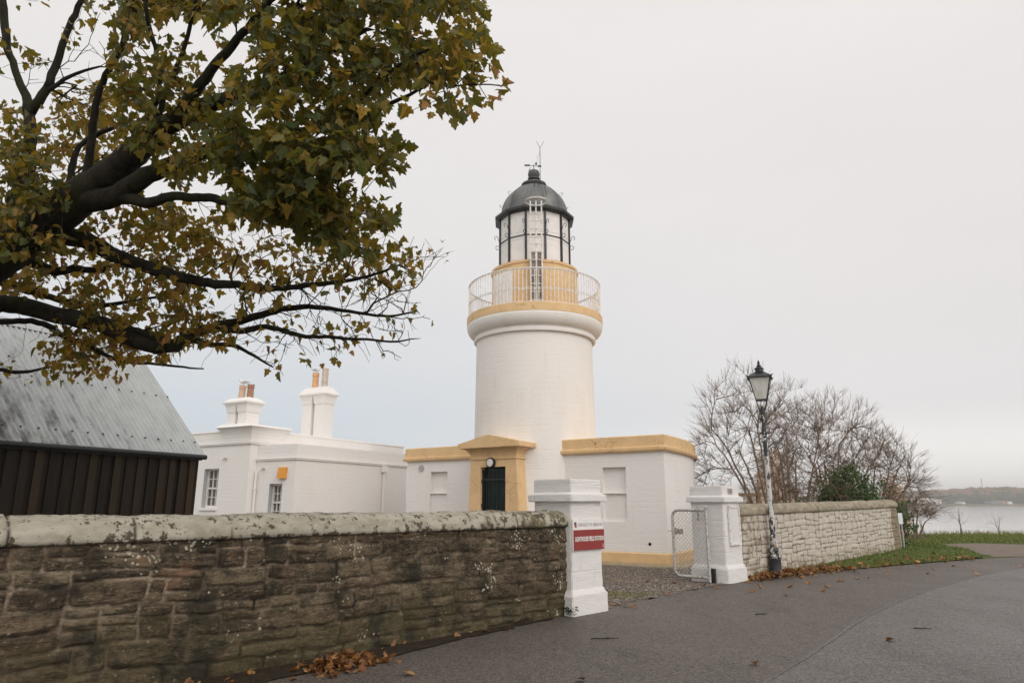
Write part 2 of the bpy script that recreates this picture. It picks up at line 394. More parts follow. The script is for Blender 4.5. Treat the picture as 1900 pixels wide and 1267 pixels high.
def asphalt(name, c1, c2, rough, rough_var):
    g = G(name)
    o = g.obj()
    ag = g.voro(60, o); ag2 = g.noise(75, 4, 0.75); ag3 = g.noise(28, 4, 0.7)
    blot = g.noise(0.55, 5, 0.6); damp = g.noise(1.1, 5, 0.65, vec=g.mapv(o, (1, 0.45, 1), rot=(0, 0, 0.75)))
    c = g.mix(g.ss(blot, 0.35, 0.7), c1, c2)
    c = g.mix(g.math('MULTIPLY', g.ss(damp, 0.54, 0.68), 0.45), c, tuple(k * 0.5 for k in c1))
    c = g.mix(g.math('MULTIPLY', g.ss(ag2, 0.50, 0.66), 0.85), c, tuple(min(1, k * 3.2) for k in c1))
    chip = g.xyz(g.voro(48, o, out='Color'))[0]
    c = g.mix(g.math('MULTIPLY', g.ss(chip, 0.72, 0.95), 0.4), c, tuple(min(1, k * 2.4) for k in c2)); c = g.mix(g.math('MULTIPLY', g.ss(chip, 0.30, 0.08), 0.6), c, (0.016, 0.013, 0.011))
    c = g.mix(g.math('MULTIPLY', g.ss(ag2, 0.48, 0.33), 0.9), c, (0.012, 0.010, 0.009))
    c = g.mix(g.math('MULTIPLY', g.ss(ag3, 0.55, 0.7), 0.35), c, tuple(k * 1.7 for k in c1))
    h = g.math('MULTIPLY_ADD', ag2, 1.2, ag)
    r = g.math('ADD', rough, g.math('MULTIPLY', g.math('SUBTRACT', damp, 0.5), rough_var))
    return g.pbr(c, r, g.bump(h, 0.010, 1.0), spec=0.5)
M['road'] = asphalt('worn_asphalt', (0.082, 0.067, 0.056), (0.104, 0.087, 0.074), 0.60, 0.3)
M['road_wet'] = asphalt('damp_asphalt', (0.094, 0.082, 0.074), (0.118, 0.106, 0.098), 0.50, 0.3)
M['seam'] = asphalt('asphalt_joint', (0.118, 0.107, 0.099), (0.105, 0.095, 0.088), 0.6, 0.1)
def gravel():
    g = G('brown_gravel')
    o = g.obj()
    q = g.voro(26, o, out='Color'); d = g.voro(26, o)
    v = g.xyz(q)[0]
    c = g.ramp(v, [(0, (0.09, 0.066, 0.052)), (0.3, (0.20, 0.155, 0.125)), (0.65, (0.32, 0.26, 0.215)), (1, (0.52, 0.47, 0.42))])
    c = g.mix(g.ss(d, 0.35, 0.6), c, (0.05, 0.038, 0.028))
    c = g.mix(g.math('MULTIPLY', g.ss(g.noise(1.4, 4), 0.5, 0.7), 0.4), c, (0.11, 0.085, 0.06))
    return g.pbr(c, 0.85, g.bump(g.math('SUBTRACT', 1.0, d), 0.02, 1.0), spec=0.25)
M['gravel'] = gravel()
def earth():
    g = G('brown_earth_track')
    n = g.noise(3, 5, 0.65)
    c = g.mix(g.ss(n, 0.4, 0.7), (0.17, 0.135, 0.11), (0.24, 0.20, 0.17))
    c = g.mix(g.math('MULTIPLY', g.ss(g.noise(40, 3), 0.5, 0.7), 0.5), c, (0.09, 0.07, 0.05))
    return g.pbr(c, 0.9, g.bump(g.noise(40, 3), 0.01, 0.8), spec=0.2)
M['earth'] = earth()
def turf():
    g = G('turf')
    n = g.noise(0.8, 5, 0.6); f = g.noise(30, 4, 0.7)
    c = g.mix(g.ss(n, 0.35, 0.7), (0.085, 0.115, 0.032), (0.15, 0.15, 0.055))
    c = g.mix(g.ss(f, 0.4, 0.7), c, (0.045, 0.058, 0.018))
    return g.pbr(c, 0.9, g.bump(f, 0.03, 0.9), spec=0.15)
M['turf'] = turf()
def litter():
    g = G('dark_leaf_mould')
    f = g.noise(26, 5, 0.7)
    c = g.ramp(f, [(0.35, (0.012, 0.010, 0.007)), (0.55, (0.035, 0.024, 0.014)), (0.72, (0.10, 0.055, 0.025))])
    return g.pbr(c, 0.85, g.bump(f, 0.02, 0.9), spec=0.25)
M['mould'] = litter()
def blade():
    g = G('grass_blades')
    t = g.attr('tone')
    c = g.ramp(t, [(0, (0.060, 0.115, 0.020)), (0.45, (0.12, 0.175, 0.036)), (0.75, (0.20, 0.195, 0.065)), (1, (0.36, 0.28, 0.13))])
    return g.pbr(c, 0.75, spec=0.2)
M['blade'] = blade()
def leafmat(name, stops, trans=0.45, blot=(0.10, 0.045, 0.012)):
    g = G(name)
    t = g.attr('tone')
    c = g.ramp(t, stops)
    c = g.mix(g.math('MULTIPLY', g.ss(g.noise(38, 3, 0.6), 0.54, 0.64), 0.8), c, blot)
    d = g.n('ShaderNodeBsdfPrincipled'); g.set(d.inputs['Base Color'], c); d.inputs['Roughness'].default_value = 0.45; d.inputs['Specular IOR Level'].default_value = 0.35
    tr = g.n('ShaderNodeBsdfTranslucent'); g.set(tr.inputs['Color'], g.mix(0.5, c, (0.52, 0.40, 0.035)) if name.startswith('autumn') else c)
    mx = g.n('ShaderNodeMixShader'); mx.inputs[0].default_value = trans
    g.t.links.new(d.outputs[0], mx.inputs[1]); g.t.links.new(tr.outputs[0], mx.inputs[2]); g.t.links.new(mx.outputs[0], g.out.inputs['Surface'])
    return g.m
M['leaf'] = leafmat('autumn_sycamore_leaf', [(0, (0.024, 0.050, 0.012)), (0.30, (0.055, 0.082, 0.013)), (0.50, (0.16, 0.125, 0.016)), (0.72, (0.36, 0.21, 0.024)), (0.9, (0.29, 0.13, 0.03)), (1, (0.15, 0.058, 0.022))], 0.36)
M['dead_leaf'] = leafmat('fallen_brown_leaf', [(0, (0.10, 0.042, 0.016)), (0.5, (0.26, 0.115, 0.035)), (0.8, (0.40, 0.21, 0.07)), (1, (0.50, 0.33, 0.16))], 0.15)
M['evergreen'] = leafmat('dark_evergreen_leaf', [(0, (0.030, 0.070, 0.020)), (0.6, (0.085, 0.150, 0.040)), (1, (0.20, 0.26, 0.11))], 0.25, (0.02, 0.03, 0.01))
M['brown_leaf'] = leafmat('clinging_brown_leaf', [(0, (0.10, 0.055, 0.02)), (0.5, (0.22, 0.115, 0.04)), (1, (0.30, 0.20, 0.05))], 0.4)
M['peach_glow'] = leafmat('peach_glow_leaf', [(0, (0.86, 0.70, 0.55)), (0.6, (0.88, 0.77, 0.66)), (1, (0.88, 0.82, 0.80))], 0.4, (0.84, 0.66, 0.5))  # near-white leaf colour stands in for a peach glow lit far behind
M['weed_leaf'] = leafmat('green_weed_leaf', [(0, (0.03, 0.07, 0.015)), (1, (0.07, 0.13, 0.03))], 0.4, (0.03, 0.06, 0.015))
def bark(name, a, b, moss=None):
    g = G(name)
    n = g.noise(11, 6, 0.7, vec=g.mapv(g.obj(), (1, 1, 0.5)))
    c = g.mix(g.ss(n, 0.38, 0.65), a, b)
    if moss: c = g.mix(g.math('MULTIPLY', g.ss(g.noise(2.2, 4, 0.6), 0.45, 0.6), 0.7), c, moss)
    return g.pbr(c, 0.85, g.bump(n, 0.012, 0.9), spec=0.2)
M['bark'] = bark('dark_sycamore_bark', (0.030, 0.025, 0.019), (0.010, 0.008, 0.006), (0.030, 0.032, 0.012))
M['bare_bark'] = bark('brown_bare_bark', (0.25, 0.185, 0.14), (0.15, 0.108, 0.08))
M['stalk'] = bark('dry_stalk', (0.16, 0.11, 0.08), (0.10, 0.07, 0.05))
def water():
    g = G('grey_sea_water')
    o = g.obj()
    w = g.noise(0.9, 4, 0.6, vec=g.mapv(o, (0.35, 1, 1))); w2 = g.noise(0.06, 3, 0.5, vec=g.mapv(o, (0.4, 1.6, 1)))
    return g.pbr((0.42, 0.42, 0.425), 0.10, g.bump(g.math('MULTIPLY_ADD', w2, 2.0, w), 0.06, 0.3), spec=0.6)
M['water'] = water()
def hillmat():
    g = G('wooded_hill_ground')
    n = g.noise(0.02, 4)
    return g.pbr(g.mix(g.ss(n, 0.4, 0.6), (0.07, 0.075, 0.045), (0.13, 0.10, 0.05)), 0.9)
M['hill'] = hillmat()
def wood_far():
    g = G('far_autumn_wood')
    t = g.attr('tone'); f = g.noise(0.25, 4, 0.7)
    c = g.ramp(t, [(0, (0.035, 0.045, 0.028)), (0.45, (0.060, 0.070, 0.038)), (0.62, (0.15, 0.115, 0.06)), (0.85, (0.26, 0.155, 0.09)), (1, (0.24, 0.125, 0.085))])
    c = g.mix(g.math('MULTIPLY', g.ss(f, 0.45, 0.7), 0.5), c, (0.04, 0.04, 0.03))
    return g.pbr(c, 0.9, g.bump(f, 1.5, 0.8), spec=0.1)
M['far_wood'] = wood_far()
M['far_white'] = simple('far_white_cladding', (0.88, 0.84, 0.80), 0.7, var=0.05, scale=0.1)
M['far_grey'] = simple('far_grey_cladding', (0.25, 0.26, 0.28), 0.7, var=0.1, scale=0.1)
M['far_dark'] = simple('far_dark_opening', (0.10, 0.10, 0.11), 0.8)
M['far_red'] = simple('far_reddish_cladding', (0.38, 0.25, 0.20), 0.7, var=0.1, scale=0.1)

# ------------------------------------------------------------------ mesh helpers
def tag(o, label=None, cat=None, group=None, kind=None):
    if label: o['label'] = label
    if cat: o['category'] = cat
    if group: o['group'] = group
    if kind: o['kind'] = kind
    return o
def thing(name, label, cat, loc=(0, 0, 0), rz=0.0, group=None):
    o = bpy.data.objects.new(name, None); COL.objects.link(o)
    o.empty_display_size = 0.2
    o.location = loc; o.rotation_euler = (0, 0, rz)
    return tag(o, label, cat, group)
def link(name, me, mat, parent=None):
    if mat is not None and not len(me.materials): me.materials.append(M[mat] if isinstance(mat, str) else mat)
    o = bpy.data.objects.new(name, me); COL.objects.link(o)
    if parent is not None: o.parent = parent
    return o

class MB:
    """Collects faces, then becomes ONE mesh object."""
    def __init__(s): s.v = []; s.f = []; s.u = []; s.smooth = []
    def add(s, vs, fs, us=None, smooth=False):
        o = len(s.v); s.v += [tuple(p) for p in vs]
        for k, f in enumerate(fs):
            s.f.append([i + o for i in f]); s.smooth.append(smooth)
            s.u.append(us[k] if us else None)
        return s
    def quad(s, a, b, c, d): return s.add([a, b, c, d], [(0, 1, 2, 3)])
    def box(s, x0, x1, y0, y1, z0, z1, bev=0.0):
        if bev:
            b = bev
            bm = bmesh.new(); bmesh.ops.create_cube(bm, size=1)
            for v in bm.verts: v.co = ((x0 + x1) / 2 + v.co.x * (x1 - x0), (y0 + y1) / 2 + v.co.y * (y1 - y0), (z0 + z1) / 2 + v.co.z * (z1 - z0))
            bmesh.ops.bevel(bm, geom=bm.edges[:], offset=b, segments=2, affect='EDGES')
            bm.verts.index_update(); vs = [v.co[:] for v in bm.verts]; fs = [[v.index for v in f.verts] for f in bm.faces]; bm.free()
            return s.add(vs, fs)
        p = [(x0, y0, z0), (x1, y0, z0), (x1, y1, z0), (x0, y1, z0), (x0, y0, z1), (x1, y0, z1), (x1, y1, z1), (x0, y1, z1)]
        return s.add(p, [(3, 2, 1, 0), (4, 5, 6, 7), (0, 1, 5, 4), (1, 2, 6, 5), (2, 3, 7, 6), (3, 0, 4, 7)])
    def frustum(s, r0, r1, z0, z1, caps=(True, True)):
        """r = (x0, x1, y0, y1) rectangles at two heights."""
        p = [(r0[0], r0[2], z0), (r0[1], r0[2], z0), (r0[1], r0[3], z0), (r0[0], r0[3], z0), (r1[0], r1[2], z1), (r1[1], r1[2], z1), (r1[1], r1[3], z1), (r1[0], r1[3], z1)]
        f = [(0, 1, 5, 4), (1, 2, 6, 5), (2, 3, 7, 6), (3, 0, 4, 7)]
        if caps[0]: f.append((3, 2, 1, 0))
        if caps[1]: f.append((4, 5, 6, 7))
        return s.add(p, f)
    def lathe(s, prof, n=48, cx=0.0, cy=0.0, a0=0.0, a1=2 * math.pi, smooth=True, phase=0.0):
        full = abs(a1 - a0 - 2 * math.pi) < 1e-6
        m = n if full else n + 1
        vs = []
        for (r, z) in prof:
            for k in range(m):
                a = a0 + (a1 - a0) * k / n + phase
                vs.append((cx + r * math.cos(a), cy + r * math.sin(a), z))
        fs, us = [], []
        L = [0.0]
        for q in range(1, len(prof)): L.append(L[-1] + math.hypot(prof[q][0] - prof[q - 1][0], prof[q][1] - prof[q - 1][1]))
        R0 = max(p[0] for p in prof)
        for q in range(len(prof) - 1):
            for k in range(n):
                k2 = (k + 1) % m
                fs.append((q * m + k, q * m + k2, (q + 1) * m + k2, (q + 1) * m + k))
                u0 = R0 * (a1 - a0) * k / n; u1 = R0 * (a1 - a0) * (k + 1) / n
                us.append([(u0, L[q]), (u1, L[q]), (u1, L[q + 1]), (u0, L[q + 1])])
        return s.add(vs, fs, us, smooth)
    def tube(s, pts, r, n=6, cap=True, smooth=True):
        P = np.asarray(pts, float); m = len(P)
        rr = np.full(m, r, float) if np.isscalar(r) else np.asarray(r, float)
        T = np.gradient(P, axis=0) if m > 2 else np.repeat((P[-1:] - P[:1]), m, 0)
        T /= np.maximum(np.linalg.norm(T, axis=1, keepdims=True), 1e-9)
        up = np.array([0, 0, 1.0]) if abs(T[0][2]) < 0.9 else np.array([1.0, 0, 0])
        vs = []
        for i in range(m):
            a = np.cross(T[i], up); na = np.linalg.norm(a)
            if na < 1e-4: a = np.cross(T[i], np.array([0.3, 0.9, 0.1])); na = np.linalg.norm(a)
            a /= na; b = np.cross(T[i], a); up = np.cross(a, T[i]) if True else up
            for k in range(n):
                t = 2 * math.pi * k / n
                vs.append(tuple(P[i] + rr[i] * (math.cos(t) * a + math.sin(t) * b)))
        fs = [(i * n + k, i * n + (k + 1) % n, (i + 1) * n + (k + 1) % n, (i + 1) * n + k) for i in range(m - 1) for k in range(n)]
        if cap: fs += [tuple(range(n))[::-1], tuple(range((m - 1) * n, m * n))]
        return s.add(vs, fs, None, smooth)
    def cyl(s, c, r0, r1, z0, z1, n=20, smooth=True):
        return s.lathe([(0.0005, z0), (r0, z0), (r1, z1), (0.0005, z1)], n, c[0], c[1], smooth=False) if not smooth else s.tube([(c[0], c[1], z0), (c[0], c[1], z1)], [r0, r1], n)
    def xform(s, mat, start=0):
        s.v = s.v[:start] + [tuple(mat @ Vector(p)) for p in s.v[start:]]
        return s
    def build(s, name, mat, parent=None, tones=None):
        me = bpy.data.meshes.new(name)
        me.from_pydata(s.v, [], s.f)
        me.polygons.foreach_set('use_smooth', s.smooth)
        uvl = me.uv_layers.new(name='UVMap')
        co = s.v; buf = []
        for poly, u in zip(me.polygons, s.u):
            if u is not None: buf += [c for p in u for c in p]; continue
            nx, ny, nz = poly.normal
            for i in poly.vertices:
                x, y, z = co[i]
                if abs(nz) > 0.8: buf += [x, y]
                else:
                    h = math.hypot(nx, ny) or 1
                    buf += [(-ny * x + nx * y) / h, z]
        uvl.data.foreach_set('uv', buf)
        if tones is not None:
            a = me.attributes.new('tone', 'FLOAT', 'FACE'); a.data.foreach_set('value', tones)
        me.update()
        if any(s.smooth): me.set_sharp_from_angle(angle=R(42))
        return link(name, me, mat, parent)

def np_mesh(name, verts, faces_flat, counts, mat, parent=None, attrs=None, smooth=False):
    """Fast mesh from numpy arrays."""
    me = bpy.data.meshes.new(name)
    me.vertices.add(len(verts)); me.vertices.foreach_set('co', np.asarray(verts, np.float32).ravel())
    me.loops.add(len(faces_flat)); me.loops.foreach_set('vertex_index', np.asarray(faces_flat, np.int32))
    me.polygons.add(len(counts))
    st = np.zeros(len(counts), np.int32); st[1:] = np.cumsum(counts)[:-1]
    me.polygons.foreach_set('loop_start', st)
    me.polygons.foreach_set('loop_total', np.asarray(counts, np.int32))
    me.polygons.foreach_set('use_smooth', np.full(len(counts), smooth))
    for k, (dom, arr) in (attrs or {}).items():
        a = me.attributes.new(k, 'FLOAT', dom); a.data.foreach_set('value', np.asarray(arr, np.float32))
    me.update(calc_edges=True); me.validate()
    return link(name, me, mat, parent)

def sheet(name, pts, z, mat, kind='structure', label=None):
    bm = bmesh.new()
    vs = [bm.verts.new((p[0], p[1], z)) for p in pts]
    f = bm.faces.new(vs)
    if f.normal.z < 0: f.normal_flip()
    bmesh.ops.triangulate(bm, faces=bm.faces[:])
    bmesh.ops.recalc_face_normals(bm, faces=bm.faces[:])
    for f in bm.faces:
        if f.normal.z < 0: f.normal_flip()
    me = bpy.data.meshes.new(name); bm.to_mesh(me); bm.free()
    o = link(name, me, mat)
    return tag(o, label, None, None, kind)
def ragged(pts, amp=0.06, step=0.25, seed=1):
    r = random.Random(seed); out = []
    for a, b in zip(pts, pts[1:]):
        L = math.hypot(b[0] - a[0], b[1] - a[1]); n = max(1, int(L / step))
        for k in range(n):
            t = k / n
            out.append((a[0] + (b[0] - a[0]) * t + r.uniform(-amp, amp), a[1] + (b[1] - a[1]) * t + r.uniform(-amp, amp)))
    out.append(tuple(pts[-1][:2])); return out
def text_part(name, body, size, mat, parent, mtx, extrude=0.001, bold=0.0, squash=1.0):
    cu = bpy.data.curves.new(name, 'FONT'); cu.body = body; cu.size = size; cu.extrude = extrude; cu.offset = bold
    cu.align_x = 'LEFT'; cu.space_character = 1.0
    tmp = bpy.data.objects.new(name, cu); COL.objects.link(tmp)
    dg = bpy.context.evaluated_depsgraph_get()
    me = bpy.data.meshes.new_from_object(tmp.evaluated_get(dg)); me.name = name
    bpy.data.objects.remove(tmp); bpy.data.curves.remove(cu)
    w = max(v.co.x for v in me.vertices) - min(v.co.x for v in me.vertices)
    me.transform(mtx @ Matrix.Diagonal((squash, 1, 1, 1)))
    me.materials.clear()
    return link(name, me, mat, parent), w * squash
def frame_of(origin, xdir):
    return math.atan2(xdir[1], xdir[0])

# value noise on a grid, for stonework
def vnoise(x, y, seed, n=64):
    g = np.random.RandomState(seed).rand(n, n)
    xi = np.floor(x).astype(int); yi = np.floor(y).astype(int); fx = x - xi; fy = y - yi
    fx = fx * fx * (3 - 2 * fx); fy = fy * fy * (3 - 2 * fy)
    a = g[xi % n, yi % n]; b = g[(xi + 1) % n, yi % n]; c = g[xi % n, (yi + 1) % n]; d = g[(xi + 1) % n, (yi + 1) % n]
    return (a * (1 - fx) + b * fx) * (1 - fy) + (c * (1 - fx) + d * fx) * fy

def rubble_face(name, x0, x1, z0, z1, step, seed, mat, parent, courses=(0.12, 0.23), wid=(0.22, 0.62), relief=0.026, gap=0.008, wob=0.024, batter=0.0, slope=0.0):
    """Coursed rubble: a displaced grid with a per-vertex stone tone and joint mask. Front faces -y."""
    r = random.Random(seed)
    nx = int((x1 - x0) / step) + 1; nz = int((z1 - z0) / step) + 1
    X, Z = np.meshgrid(np.linspace(x0, x1, nx), np.linspace(z0, z1, nz), indexing='ij')
    Xw = X + (vnoise(X * 2.3, Z * 3.1, seed + 1) - 0.5) * wob * 2.2 + (vnoise(X * 9, Z * 9, seed + 2) - 0.5) * wob * 0.9
    Zw = Z + (vnoise(X * 1.1 + 9, Z * 0.6, seed + 3) - 0.5) * wob * 3.4 + (vnoise(X * 7, Z * 7, seed + 4) - 0.5) * wob * 0.9 + (X - x0) * slope
    tone = np.zeros_like(X); dist = np.full_like(X, -1.0); off = np.zeros_like(X); tilt = np.zeros_like(X)
    def lay(x, w, a, b):
        m = (Xw >= x) & (Xw < x + w) & (Zw >= a) & (Zw < b)
        if m.any():
            # every stone is a slightly skewed, round-cornered block
            sk1, sk2 = r.uniform(-0.10, 0.10), r.uniform(-0.05, 0.05)
            X_ = Xw[m] - x + (Zw[m] - (a + b) / 2) * sk1; Z_ = Zw[m] - a + (Xw[m] - x - w / 2) * sk2
            dx = np.minimum(X_, w - X_); dz = np.minimum(Z_, (b - a) - Z_); rc = min(0.05, 0.3 * (b - a))
            inner = np.where((dx < rc) & (dz < rc), rc - np.hypot(rc - np.minimum(dx, rc), rc - np.minimum(dz, rc)), np.minimum(dx, dz))
            dist[m] = inner; tone[m] = r.random(); off[m] = r.uniform(-1, 1)
            tilt[m] = ((Xw[m] - x) / w - 0.5) * r.uniform(-1.3, 1.3) + ((Zw[m] - a) / (b - a) - 0.5) * r.uniform(-1.3, 1.3)
    def split(x, w, a, b):
        h = b - a
        if w > wid[1] * (0.8 + 0.5 * r.random()):
            c = w * r.uniform(0.33, 0.67); split(x, c, a, b); split(x + c, w - c, a, b); return
        if h > courses[1] * (0.85 + 0.3 * r.random()):
            c = h * r.uniform(0.3, 0.7); split(x, w, a, a + c); split(x, w, a + c, b); return
        if w > wid[0] * 1.7 and r.random() < 0.28:
            c = w * r.uniform(0.3, 0.7); split(x, c, a, b); split(x + c, w - c, a, b); return
        if h > courses[0] * 1.9 and r.random() < 0.25:
            c = h * r.uniform(0.3, 0.7); split(x, w, a, a + c); split(x, w, a + c, b); return
        lay(x, w, a, b)
    z = z0 - 0.15
    while z < z1 + 0.4 + (x1 - x0) * abs(slope):
        h = r.uniform(courses[1] * 0.9, courses[1] * 1.9)
        x = x0 - 0.5 - r.random() * 0.8
        while x < x1 + 0.5:
            w = r.uniform(0.5, 1.5); split(x, w, z, z + h); x += w
        z += h
    k = np.clip((dist - gap * (0.5 + vnoise(X * 6, Z * 6, seed + 7))) / 0.022, 0, 1); k = k * k * (3 - 2 * k)
    joint = 1 - np.clip((dist - gap * 0.6) / 0.010, 0, 1)
    rough = (vnoise(X * 14, Z * 22, seed + 5) - 0.5) * 0.35 + (vnoise(X * 34, Z * 50, seed + 6) - 0.5) * 0.22 + (vnoise(X * 5, Z * 9, seed + 8) - 0.5) * 0.5
    Y = -(k * relief * (0.70 + 0.30 * off + 0.45 * tilt + 0.95 * rough)) + (Z - z0) * batter
    V = np.stack([X, Y, Z], -1).reshape(-1, 3)
    idx = np.arange(nx * nz).reshape(nx, nz)
    F = np.stack([idx[:-1, :-1], idx[1:, :-1], idx[1:, 1:], idx[:-1, 1:]], -1).reshape(-1, 4)
    return np_mesh(name, V, F.ravel(), np.full(len(F), 4), mat, parent, {'stone': ('POINT', tone.ravel()), 'joint': ('POINT', joint.ravel())}, True)

def coping(name, x0, x1, z, prof, mat, parent, seed, lens=(0.75, 1.35), step=0.02, joint_w=0.011, amp=0.010):
    """Rounded coping stones: prof = [(y, z)] from the front foot over the top to the back foot; swept along x with open joints."""
    r = random.Random(seed)
    P = np.array(prof, float)
    L = np.r_[0, np.cumsum(np.linalg.norm(np.diff(P, axis=0), axis=1))]
    m = 30; t = np.linspace(0, L[-1], m)
    py = np.interp(t, L, P[:, 0]); pz = np.interp(t, L, P[:, 1])
    cuts = []; x = x1 - 0.35
    while x > x0: cuts.append(x); x -= r.uniform(*lens)
    nx = int((x1 - x0) / step) + 1
    xs = np.linspace(x0, x1, nx)
    X = np.repeat(xs[:, None], m, 1); T = np.repeat(t[None, :], nx, 0)
    Y = np.repeat(py[None, :], nx, 0); Z = np.repeat(pz[None, :], nx, 0)
    dj = np.full(nx, 9.0); shift = np.zeros(nx); cur = 0.0
    seg = np.zeros(nx, int)
    for c in cuts: seg += (xs > c).astype(int)
    sh = np.random.RandomState(seed).uniform(-1, 1, len(cuts) + 1)[seg]
    Xw = X + (vnoise(X * 3, T * 16, seed + 9) - 0.5) * 0.022 + (vnoise(X * 30, T * 40, seed + 19) - 0.5) * 0.012
    D = np.full_like(X, 9.0)
    for c in cuts: D = np.minimum(D, np.abs(Xw - c))
    jn = 1 - np.clip((D - joint_w * 0.4) / (joint_w * 0.6), 0, 1)
    cy, cz = py.mean(), pz.min()
    ny = Y - cy; nzv = Z - cz; nn = np.sqrt(ny ** 2 + nzv ** 2) + 1e-6
    d = (vnoise(X * 5, T * 7, seed + 1) - 0.5) * amp * 2 + (vnoise(X * 17, T * 19, seed + 2) - 0.5) * amp * 0.9 + sh[:, None] * amp * 0.5 - jn * 0.014 + (vnoise(X * 40, T * 40, seed + 3) - 0.5) * amp * 0.5
    Y = Y + ny / nn * d; Z = Z + nzv / nn * d
    V = np.stack([X, Y, Z + z], -1).reshape(-1, 3)
    idx = np.arange(nx * m).reshape(nx, m)
    F = np.stack([idx[:-1, :-1], idx[1:, :-1], idx[1:, 1:], idx[:-1, 1:]], -1).reshape(-1, 4)
    fl = list(F.ravel()); cnt = [4] * len(F)
    fl += list(idx[0, :][::-1]) + list(idx[-1, :]); cnt += [m, m]
    edge = np.clip(1 - T / 0.09, 0, 1)
    o = np_mesh(name, V, fl, cnt, mat, parent, {'joint': ('POINT', jn.ravel()), 'edge': ('POINT', edge.ravel())}, True)
    return o

# ------------------------------------------------------------------ the setting: ground, road, gravel, sea, hills
UW = np.array([0.700, 0.714]); UW /= np.linalg.norm(UW)          # direction of both walls and the gate line
VW = np.array([-UW[1], UW[0]])
WALL_RZ = math.atan2(UW[1], UW[0])
WL0 = np.array([0.58, 9.84])                                     # right end of the near wall's face
WR0 = np.array([4.98, 14.75])                                    # left end of the far wall's face

WATER_Z = -2.6
def ground_mesh():
    bm = bmesh.new()
    xs = [-300, -60, -30, -12, 0, 10, 20, 30, 45, 70, 120, 300]; ys = [-60, -20, 0, 10, 20, 28, 34, 37.5, 40, 44, 60]
    def z(x, y): return 0.0 if y <= 34 else (-0.12 if y <= 37.5 else (-1.0 if y <= 40 else (-2.9 if y <= 44 else -4.0)))
    g = [[bm.verts.new((x, y + (rnd.uniform(-0.5, 0.5) if 36 < y < 50 else 0), z(x, y))) for y in ys] for x in xs]
    for i in range(len(xs) - 1):
        for j in range(len(ys) - 1):
            bm.faces.new((g[i][j], g[i + 1][j], g[i + 1][j + 1], g[i][j + 1]))
    me = bpy.data.meshes.new('ground'); bm.to_mesh(me); bm.free()
    return tag(link('ground', me, 'turf'), None, None, None, 'structure')
ground_mesh()
px = lambda x, y, z=0.0: tuple(on_z(x, y, z)[:2])
# road: up to the wall feet and the verge
edge_v = [px(1398, 1076), px(1450, 1069), px(1530, 1061), px(1600, 1055), px(1700, 1046), px(1800, 1038), px(1900, 1033), px(2150, 1027)]
wl_line = [tuple(WL0 + UW * t + VW * 0.25) for t in (-14, -8, -4, -2, 0)]
gate_line = [tuple(WL0 + UW * t + VW * 0.3) for t in (1.0, 2.2, 3.6, 5.0)]
road_pts = [(-40, -30)] + wl_line + gate_line + ragged(edge_v, 0.05, 0.22, 3) + [(70, 30), (70, -30)]
sheet('road', road_pts, 0.004, 'road')
# the damper, later strip of asphalt on the right, with its pale joint
seam = [px(1375, 1300), px(1420, 1267), px(1520, 1206), px(1600, 1150), px(1680, 1112), px(1760, 1084), px(1850, 1062), px(1960, 1046)]
def smooth_line(p, n=8):
    out = []
    P = [np.array(q[:2]) for q in p]
    for i in range(len(P) - 1):
        p0 = P[max(i - 1, 0)]; p1 = P[i]; p2 = P[i + 1]; p3 = P[min(i + 2, len(P) - 1)]
        for k in range(n):
            t = k / n
            out.append(tuple(0.5 * ((2 * p1) + (-p0 + p2) * t + (2 * p0 - 5 * p1 + 4 * p2 - p3) * t * t + (-p0 + 3 * p1 - 3 * p2 + p3) * t ** 3)))
    out.append(tuple(P[-1])); return out
seam_s = [(0.6, 3.0), (-0.5, -1), (-2, -20)][::-1] + smooth_line(seam)
def strip(name, A_, B_, z, mat):
    n = len(A_)
    o = np_mesh(name, np.array([(p[0], p[1], z) for p in A_] + [(p[0], p[1], z) for p in B_]), np.array([(i, n + i, n + i + 1, i + 1) for i in range(n - 1)]).ravel(), np.full(n - 1, 4), mat)
    return tag(o, None, None, None, 'structure')
seam_r = ragged(seam_s, 0.010, 0.14, 5)
strip('road_patch', seam_r, [(p[0] + 3 + 45 * min(1, max(0, (p[1] + 20) / 40.0)), p[1] - 6 - 12 * min(1, max(0, (p[1] + 20) / 40.0))) for p in seam_r], 0.008, 'road_wet')
seam_i = [(p[0] - 0.006 - 0.030 * rnd.random(), p[1] + 0.004 + 0.022 * rnd.random()) for p in seam_r]
strip('road_joint', seam_i, [(p[0] + 0.012, p[1] - 0.008) for p in seam_r], 0.012, 'seam')
# gravel yard behind the gate
gr_front = ragged([px(1090, 1140), px(1128, 1129), px(1175, 1117), px(1250, 1100), px(1330, 1087), px(1385, 1079)], 0.05, 0.10, 9)
sheet('gravel_yard', gr_front + [tuple(WR0 + VW * 0.3), tuple(WR0 + UW * 9 + VW * 0.3), (8, 30), (-16, 32), (-16, 12), tuple(WL0 - UW * 4 + VW * 0.3), tuple(WL0 + VW * 0.3)], 0.008, 'gravel')
# earth track across the grass
sheet('earth_track', ragged([px(1715, 1012), px(1800, 1008), px(1900, 1010), px(2200, 1008)], 0.25, 0.6, 4) + ragged([px(2200, 1024), px(1900, 1032), px(1835, 1033), px(1800, 1023), px(1745, 1016), px(1715, 1012)], 0.2, 0.5, 6), 0.010, 'earth')
